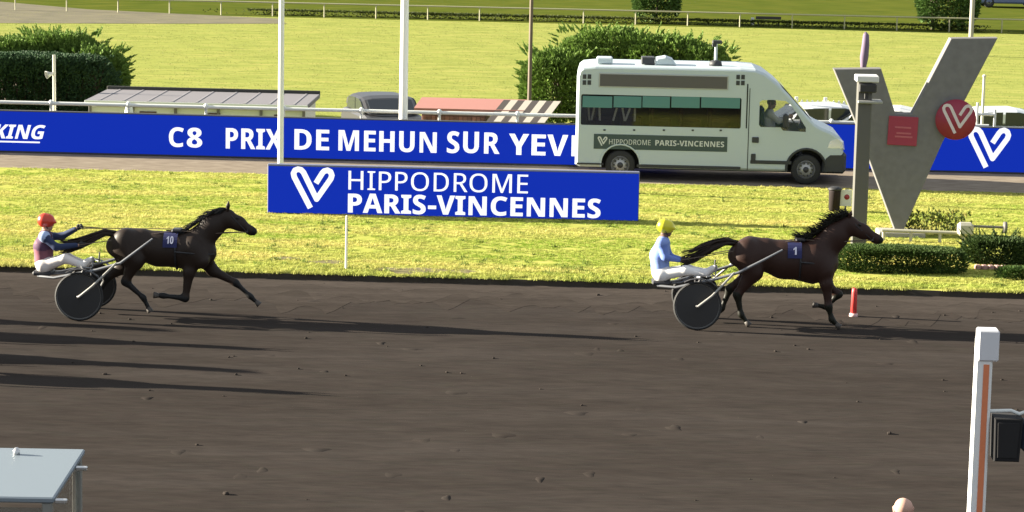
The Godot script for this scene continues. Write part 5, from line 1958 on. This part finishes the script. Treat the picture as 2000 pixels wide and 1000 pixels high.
# ---------------------------------------------------------------- the race
func race(sun_dir: Vector3):
	var lead_at := on_level(310, 618, 0.0)
	rig_s = 3.572 * FOCAL / (lead_at - EYE).dot(-cam_basis.z)
	rig_yg = 886.0
	rig_lean = 0.13
	var hand_l := hp(425, 268, -0.13)
	var hand_r := hp(440, 385, 0.13)
	var A := {
		"coat": Color(0.023, 0.0140, 0.0112), "points": Color(0.010, 0.0085, 0.008), "number": "10",
		"trunk": [[1318, 430, 0.195], [1240, 425, 0.29], [1000, 408, 0.265], [880, 382, 0.24], [775, 385, 0.26], [705, 392, 0.165]],
		"neck": [[1265, 370, 0.23], [1380, 245, 0.175], [1470, 182, 0.122]],
		"head": [[1485, 190, 0.112], [1560, 225, 0.092], [1640, 277, 0.06], [1664, 285, 0.05]],
		"ear": [[1478, 140], [1488, 68]], "eye": [1545, 190],
		"legs": [
			{"z": -0.15, "p": [[1320, 470, 0.13], [1375, 560, 0.085], [1535, 645, 0.046], [1640, 740, 0.031], [1692, 790, 0.036]]},
			{"z": 0.15, "p": [[1250, 470, 0.14], [1215, 570, 0.085], [1188, 755, 0.048], [1035, 738, 0.031], [985, 735, 0.036]]},
			{"z": 0.15, "p": [[760, 400, 0.2], [835, 490, 0.14], [770, 640, 0.056], [895, 752, 0.032], [938, 838, 0.036]]},
			{"z": -0.15, "p": [[745, 410, 0.19], [775, 520, 0.13], [640, 610, 0.055], [565, 745, 0.033], [505, 778, 0.036]]}],
		"mane": [[1130, 290], [1190, 285], [1255, 238], [1322, 190], [1385, 155], [1440, 134], [1478, 132]], "mane_n": 260, "mane_len": 0.12, "mane_dir": Vector3(-0.6, 0.3, 0.35), "mane_drop": 0.06,
		"tail": [[700, 310], [620, 298], [540, 335], [450, 375], [370, 395], [310, 400]],
		"girth": [1130, 415, 0.285], "breast": [1398, 440], "pad": [1080, 348], "hands": [hand_l, hand_r]}
	var horse_a := make_horse("black trotter with flattened ears and blue number 10 cloth, foreleg stretched ahead", A, lead_at)
	var ax_a := (460.0 - 1000.0) / rig_s + 0.07
	var seat_a := hp(195, 585) + Vector3(0, 0.0, 0)
	var feet_a := hp(505, 510, 0.26)
	var sul_a := make_sulky("sulky behind the black trotter with number 10 cloth", lead_at, ax_a, seat_a, hp(985, 315), feet_a)
	var drv_a := thing("person", "driver in red helmet, blue and white jacket and white trousers on a sulky", "person", lead_at + Vector3(seat_a.x, 0, 0), 0.0, "drivers sitting on the sulkies")
	var o := Vector3(-seat_a.x, 0, 0)
	var JA := {"pelvis": hp(195, 510) + o, "chest": hp(195, 395) + o, "neck": hp(208, 295) + o, "head": hp(218, 232) + o, "up": Vector3(0.05, 1, 0).normalized(), "face": Vector3(1, -0.08, 0.05).normalized(),
		"sh_l": hp(215, 325, -0.18) + o, "sh_r": hp(205, 328, 0.18) + o, "el_l": hp(315, 325, -0.2) + o, "el_r": hp(290, 400, 0.22) + o, "ha_l": hand_l + o, "ha_r": hand_r + o,
		"hip_l": hp(200, 530, -0.09) + o, "hip_r": hp(200, 530, 0.09) + o, "kn_l": hp(355, 475, -0.2) + o, "kn_r": hp(350, 480, 0.2) + o, "an_l": hp(480, 520, -0.26) + o, "an_r": hp(475, 525, 0.26) + o, "to_l": hp(525, 485, -0.27) + o, "to_r": hp(520, 490, 0.27) + o}
	person_parts(drv_a, JA, {"skin": Color(0.36, 0.2, 0.14), "glove": Color(0.03, 0.03, 0.03), "jacket": Color(0.09, 0.045, 0.08), "jacket_low": Color(0.22, 0.09, 0.115), "yoke": Color(0.33, 0.42, 0.62), "sleeve": Color(0.03, 0.04, 0.09), "trousers": Color(0.66, 0.60, 0.57), "boots": Color(0.6, 0.58, 0.56), "helmet": Color(0.50, 0.045, 0.02)})
	# whip held in the far hand
	var s := fresh()
	var wt := thing("driving_whip", "thin dark whip held up by the driver in the red helmet", "whip", lead_at + hand_l)
	tube(s, [Vector3(-0.06, -0.03, 0.02), Vector3(0.06, 0.03, 0.02), Vector3(0.35, 0.02, 0.02), Vector3(0.85, -0.06, 0.0)], [0.012, 0.01, 0.007, 0.004], 6)
	put(s, "lash", mat("strap_black", lin(0.02, 0.02, 0.02), 0.6), wt)

	var b_at := on_level(1520, 636.5, 0.0)
	rig_s = 3.572 * FOCAL / (b_at - EYE).dot(-cam_basis.z)
	rig_yg = 880.0
	rig_lean = -0.107
	var bl := hp(310, 412, -0.1)
	var brr := hp(305, 420, 0.1)
	var B := {
		"coat": Color(0.030, 0.0155, 0.0105), "points": Color(0.011, 0.0085, 0.0075), "number": "1",
		"trunk": [[1310, 432, 0.205], [1235, 428, 0.33], [1020, 410, 0.295], [895, 378, 0.25], [780, 375, 0.27], [705, 385, 0.165]],
		"neck": [[1275, 355, 0.25], [1375, 240, 0.20], [1450, 160, 0.13]],
		"head": [[1470, 165, 0.122], [1560, 208, 0.10], [1655, 262, 0.066], [1682, 272, 0.052]],
		"ear": [[1462, 115], [1478, 66]], "eye": [1535, 165],
		"legs": [
			{"z": 0.16, "p": [[1300, 470, 0.15], [1325, 580, 0.088], [1345, 738, 0.05], [1372, 832, 0.034], [1415, 872, 0.038]]},
			{"z": -0.15, "p": [[1320, 480, 0.14], [1320, 585, 0.085], [1412, 655, 0.048], [1325, 745, 0.032], [1250, 732, 0.036]]},
			{"z": 0.16, "p": [[770, 400, 0.21], [815, 500, 0.145], [712, 660, 0.058], [742, 800, 0.035], [790, 862, 0.038]]},
			{"z": -0.15, "p": [[755, 410, 0.19], [790, 520, 0.13], [650, 620, 0.055], [600, 760, 0.034], [555, 820, 0.036]]}],
		"mane": [[1130, 272], [1190, 275], [1250, 228], [1315, 182], [1370, 146], [1420, 120], [1465, 108]], "mane_n": 520, "mane_len": 0.21, "mane_dir": Vector3(-0.42, 0.55, 0.15), "mane_drop": 0.03,
		"tail": [[700, 300], [620, 285], [540, 310], [470, 345], [400, 385], [320, 408]],
		"girth": [1130, 415, 0.31], "breast": [1395, 435], "pad": [1100, 350], "hands": [bl, brr]}
	var horse_b := make_horse("dark bay trotter with flying mane and blue number 1 cloth", B, b_at)
	var ax_b := (450.0 - 1000.0) / rig_s - 0.06
	var seat_b := hp(175, 580)
	var feet_b := hp(520, 490, 0.26)
	var sul_b := make_sulky("sulky behind the dark bay trotter with number 1 cloth", b_at, ax_b, seat_b, hp(1000, 320), feet_b)
	var drv_b := thing("person", "driver in yellow helmet, pale blue jacket and white trousers on a sulky", "person", b_at + Vector3(seat_b.x, 0, 0), 0.0, "drivers sitting on the sulkies")
	o = Vector3(-seat_b.x, 0, 0)
	person_parts(drv_b, {"pelvis": hp(168, 505) + o, "chest": hp(160, 385) + o, "neck": hp(180, 268) + o, "head": hp(198, 200) + o, "up": Vector3(0.1, 1, 0).normalized(), "face": Vector3(1, -0.15, 0.08).normalized(),
		"sh_l": hp(185, 295, -0.19) + o, "sh_r": hp(178, 298, 0.19) + o, "el_l": hp(220, 395, -0.21) + o, "el_r": hp(210, 400, 0.22) + o, "ha_l": bl + o, "ha_r": brr + o,
		"hip_l": hp(180, 520, -0.09) + o, "hip_r": hp(180, 520, 0.09) + o, "kn_l": hp(355, 485, -0.2) + o, "kn_r": hp(350, 492, 0.2) + o, "an_l": hp(490, 505, -0.26) + o, "an_r": hp(485, 508, 0.26) + o, "to_l": hp(540, 470, -0.27) + o, "to_r": hp(535, 474, 0.27) + o},
		{"skin": Color(0.14, 0.08, 0.06), "glove": Color(0.05, 0.03, 0.03), "jacket": Color(0.20, 0.29, 0.60), "jacket_low": Color(0.24, 0.33, 0.62), "sleeve": Color(0.13, 0.20, 0.50), "trousers": Color(0.72, 0.70, 0.69), "boots": Color(0.62, 0.6, 0.6), "helmet": Color(0.60, 0.55, 0.02)})

	# the chasing field, just out of the picture on the left; their long shadows fall into it
	var flat := Vector3(sun_dir.x, 0, sun_dir.z) / -sun_dir.y
	var tips := [[590, 768], [440, 722], [510, 682], [280, 642]]
	var who := ["red", "yellow", "red", "yellow"]
	for i in tips.size():
		var src_h := horse_a
		var src_s := sul_a
		var src_d := drv_a
		var org := lead_at
		var head_x := 1.06
		if i % 2 == 1:
			src_h = horse_b; src_s = sul_b; src_d = drv_b; org = b_at; head_x = 1.06
		var ground := on_level(tips[i][0], tips[i][1], 0.0)
		var at := ground - flat * 1.72 - Vector3(head_x, 0, 0)
		var hc := copy_of(src_h, "trotting horse of the chasing group out on the left", at)
		hc.set_meta("group", "chasing horses")
		var sc := copy_of(src_s, "sulky of the chasing group out on the left", at + (src_s.position - org))
		sc.set_meta("group", "chasing sulkies")
		var dc := copy_of(src_d, "driver of the chasing group out on the left", at + (src_d.position - org))
		dc.set_meta("group", "chasing drivers")

	# red marker post at the edge of the track
	var mp := on_level(1667, 618, 0.0)
	var mk := thing("marker_post", "short red marker post with a pale foot standing on the track", "marker", mp)
	s = fresh()
	lathe(s, Vector3.ZERO, Vector3(0, 1, 0), [[0.0, 0.05], [0.05, 0.05], [0.045, 0.4], [0.04, 0.46], [0.0, 0.47]], 14)
	put(s, "tube", mat("marker_red", lin(0.62, 0.05, 0.045), 0.5), mk)
	s = fresh()
	lathe(s, Vector3.ZERO, Vector3(0, 1, 0), [[0.0, 0.0], [0.075, 0.0], [0.065, 0.05], [0.03, 0.06], [0.0, 0.06]], 14)
	put(s, "foot", mat("marker_foot", lin(0.6, 0.4, 0.38), 0.6), mk)

# ---------------------------------------------------------------- things at the near rail
func foreground():
	# silver roofed cabin
	var top_h := 2.2
	var a := on_level(166, 877, top_h)
	var b := on_level(105, 972, top_h)
	var t := thing("timing_cabin", "small cabin with flat silver metal roof and grey glass below", "cabin", Vector3(a.x, 0, a.z))
	var d := Vector2(b.x - a.x, b.z - a.z)
	var depth := d.length()
	t.rotation.y = atan2(d.x, d.y)
	var w := 3.2
	var metal := mat("roof_silver", lin(0.17, 0.205, 0.235), 0.5, 0.2)
	var s := fresh()
	box(s, Vector3(-w / 2.0, top_h - 0.025, depth / 2.0), Vector3(w, 0.05, depth), 0.012)
	var roof := put(s, "roof", metal, t)
	for q in [[-0.55, 0.25], [-1.3, 0.9], [-0.8, 1.2], [-1.9, 0.4]]:
		s = fresh()
		lathe(s, Vector3(q[0], top_h, q[1]), Vector3(0, 1, 0), [[0.0, -0.01], [0.03, -0.01], [0.03, 0.03], [0.015, 0.06], [0.0, 0.06]], 10)
		put(s, "bolt", mat("bolt_steel", lin(0.5, 0.5, 0.5), 0.3, 0.8), roof)
	for q in [[0.02, 0.55], [0.02, depth - 0.05]]:
		s = fresh()
		box(s, Vector3(q[0] + 0.03, top_h - 0.04, q[1]), Vector3(0.1, 0.035, 0.05), 0.008)
		put(s, "lug", mat("bolt_steel", lin(0.5, 0.5, 0.5), 0.3, 0.8), roof)
	var frame := mat("cabin_frame", lin(0.22, 0.22, 0.2), 0.5, 0.3)
	for q in [[-0.06, 0.06], [-0.06, depth - 0.06], [-w + 0.06, 0.06], [-w + 0.06, depth - 0.06], [-1.55, depth - 0.06]]:
		s = fresh()
		box(s, Vector3(q[0], (top_h - 0.05) / 2.0, q[1]), Vector3(0.08, top_h - 0.05, 0.08), 0.008)
		put(s, "corner_post", frame, t)
	var gl := mat("cabin_glass", Color(0.42, 0.44, 0.42, 0.35), 0.08)
	gl.transparency = BaseMaterial3D.TRANSPARENCY_ALPHA
	s = fresh()
	box(s, Vector3(-w / 2.0, 1.35, depth - 0.05), Vector3(w - 0.2, 1.5, 0.01))
	put(s, "front_pane", gl, t)
	s = fresh()
	box(s, Vector3(-0.05, 1.35, depth / 2.0), Vector3(0.01, 1.5, depth - 0.2))
	put(s, "side_pane", gl, t)
	s = fresh()
	box(s, Vector3(-w / 2.0, 0.3, depth / 2.0), Vector3(w - 0.1, 0.6, depth - 0.1), 0.01)
	put(s, "plinth", mat("plinth_grey", lin(0.2, 0.19, 0.18), 0.8), t)

	# white post of the near rail
	var pz := -25.0
	var pt := on_depth(1929, 640, pz)
	var post := thing("winning_post", "tall white post with orange colour-fringe stripe and pale square cap at the near rail", "post", Vector3(pt.x, 0, pz))
	s = fresh()
	box(s, Vector3(-0.025, (pt.y - 0.1) / 2.0, 0), Vector3(0.155, pt.y - 0.1, 0.16), 0.012)
	put(s, "shaft", mat("pole_white", lin(0.72, 0.72, 0.70), 0.4), post)
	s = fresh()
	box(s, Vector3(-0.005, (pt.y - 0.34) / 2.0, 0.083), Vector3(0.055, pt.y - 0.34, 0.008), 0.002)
	put(s, "stripe", mat("fringe_orange", lin(0.62, 0.19, 0.08), 0.5), post)  # orange colour fringe and shade of the front face, put on as colour
	s = fresh()
	box(s, Vector3(0.005, pt.y - 0.16, 0), Vector3(0.2, 0.3, 0.2), 0.015)
	put(s, "cap", mat("cap_pale", lin(0.58, 0.58, 0.60), 0.5), post)
	# black loudspeaker hung on its right
	var lp := on_depth(1968, 852, pz)
	var sp := thing("loudspeaker", "black box loudspeaker hung beside the white post", "loudspeaker", Vector3(lp.x, lp.y - 0.22, pz))
	s = fresh()
	loft(s, pts2([[-0.14, 0.0], [0.1, 0.0], [0.12, 0.42], [-0.15, 0.42]]), [[-0.14, 0.01], [-0.13, 0.0], [0.13, 0.0], [0.14, 0.01]])
	put(s, "case", mat("speaker_black", lin(0.008, 0.0075, 0.008), 0.95), sp)
	s = fresh()
	slab(s, pts2([[-0.11, 0.04], [0.07, 0.04], [0.09, 0.38], [-0.12, 0.38]]), 0.14, 0.15, 0.003)
	put(s, "grille", mat("grille_black", lin(0.011, 0.010, 0.0105), 0.9), sp)
	s = fresh()
	box(s, Vector3(0.2, 0.24, 0), Vector3(0.16, 0.3, 0.2), 0.03)
	put(s, "amplifier", mat("amp_blue", lin(0.03, 0.036, 0.055), 0.6), sp)
	s = fresh()
	tube(s, [Vector3(-0.2, 0.46, 0), Vector3(0.02, 0.47, 0.0), Vector3(0.1, 0.44, 0), Vector3(0.18, 0.47, 0), Vector3(0.5, 0.48, 0)], 0.018, 8)
	put(s, "hanger", mat("rail_white", lin(0.62, 0.63, 0.60), 0.5), sp)

	# a spectator, only the crown of the head reaches into the picture
	var hd := on_depth(1766, 974, -23.3)
	var p := thing("person", "bald spectator standing at the near rail", "person", Vector3(hd.x, 0, -23.3))
	var H: float = hd.y - 0.11
	person_parts(p, {"pelvis": Vector3(0, 0.92, 0), "chest": Vector3(0, 1.22, 0.0), "neck": Vector3(0, 1.44, 0), "head": Vector3(0, H, -0.03), "up": Vector3(0, 1, 0), "face": Vector3(0, 0, -1),
		"sh_l": Vector3(0.19, 1.38, 0), "sh_r": Vector3(-0.19, 1.38, 0), "el_l": Vector3(0.26, 1.1, 0.02), "el_r": Vector3(-0.26, 1.1, 0.02), "ha_l": Vector3(0.24, 0.88, -0.1), "ha_r": Vector3(-0.24, 0.88, -0.1),
		"hip_l": Vector3(0.09, 0.9, 0), "hip_r": Vector3(-0.09, 0.9, 0), "kn_l": Vector3(0.1, 0.49, -0.02), "kn_r": Vector3(-0.1, 0.49, -0.02), "an_l": Vector3(0.1, 0.09, 0.02), "an_r": Vector3(-0.1, 0.09, 0.02), "to_l": Vector3(0.11, 0.04, -0.13), "to_r": Vector3(-0.11, 0.04, -0.13)},
		{"skin": Color(0.5, 0.3, 0.23), "jacket": Color(0.04, 0.05, 0.08), "trousers": Color(0.05, 0.05, 0.06), "boots": Color(0.03, 0.025, 0.02)})
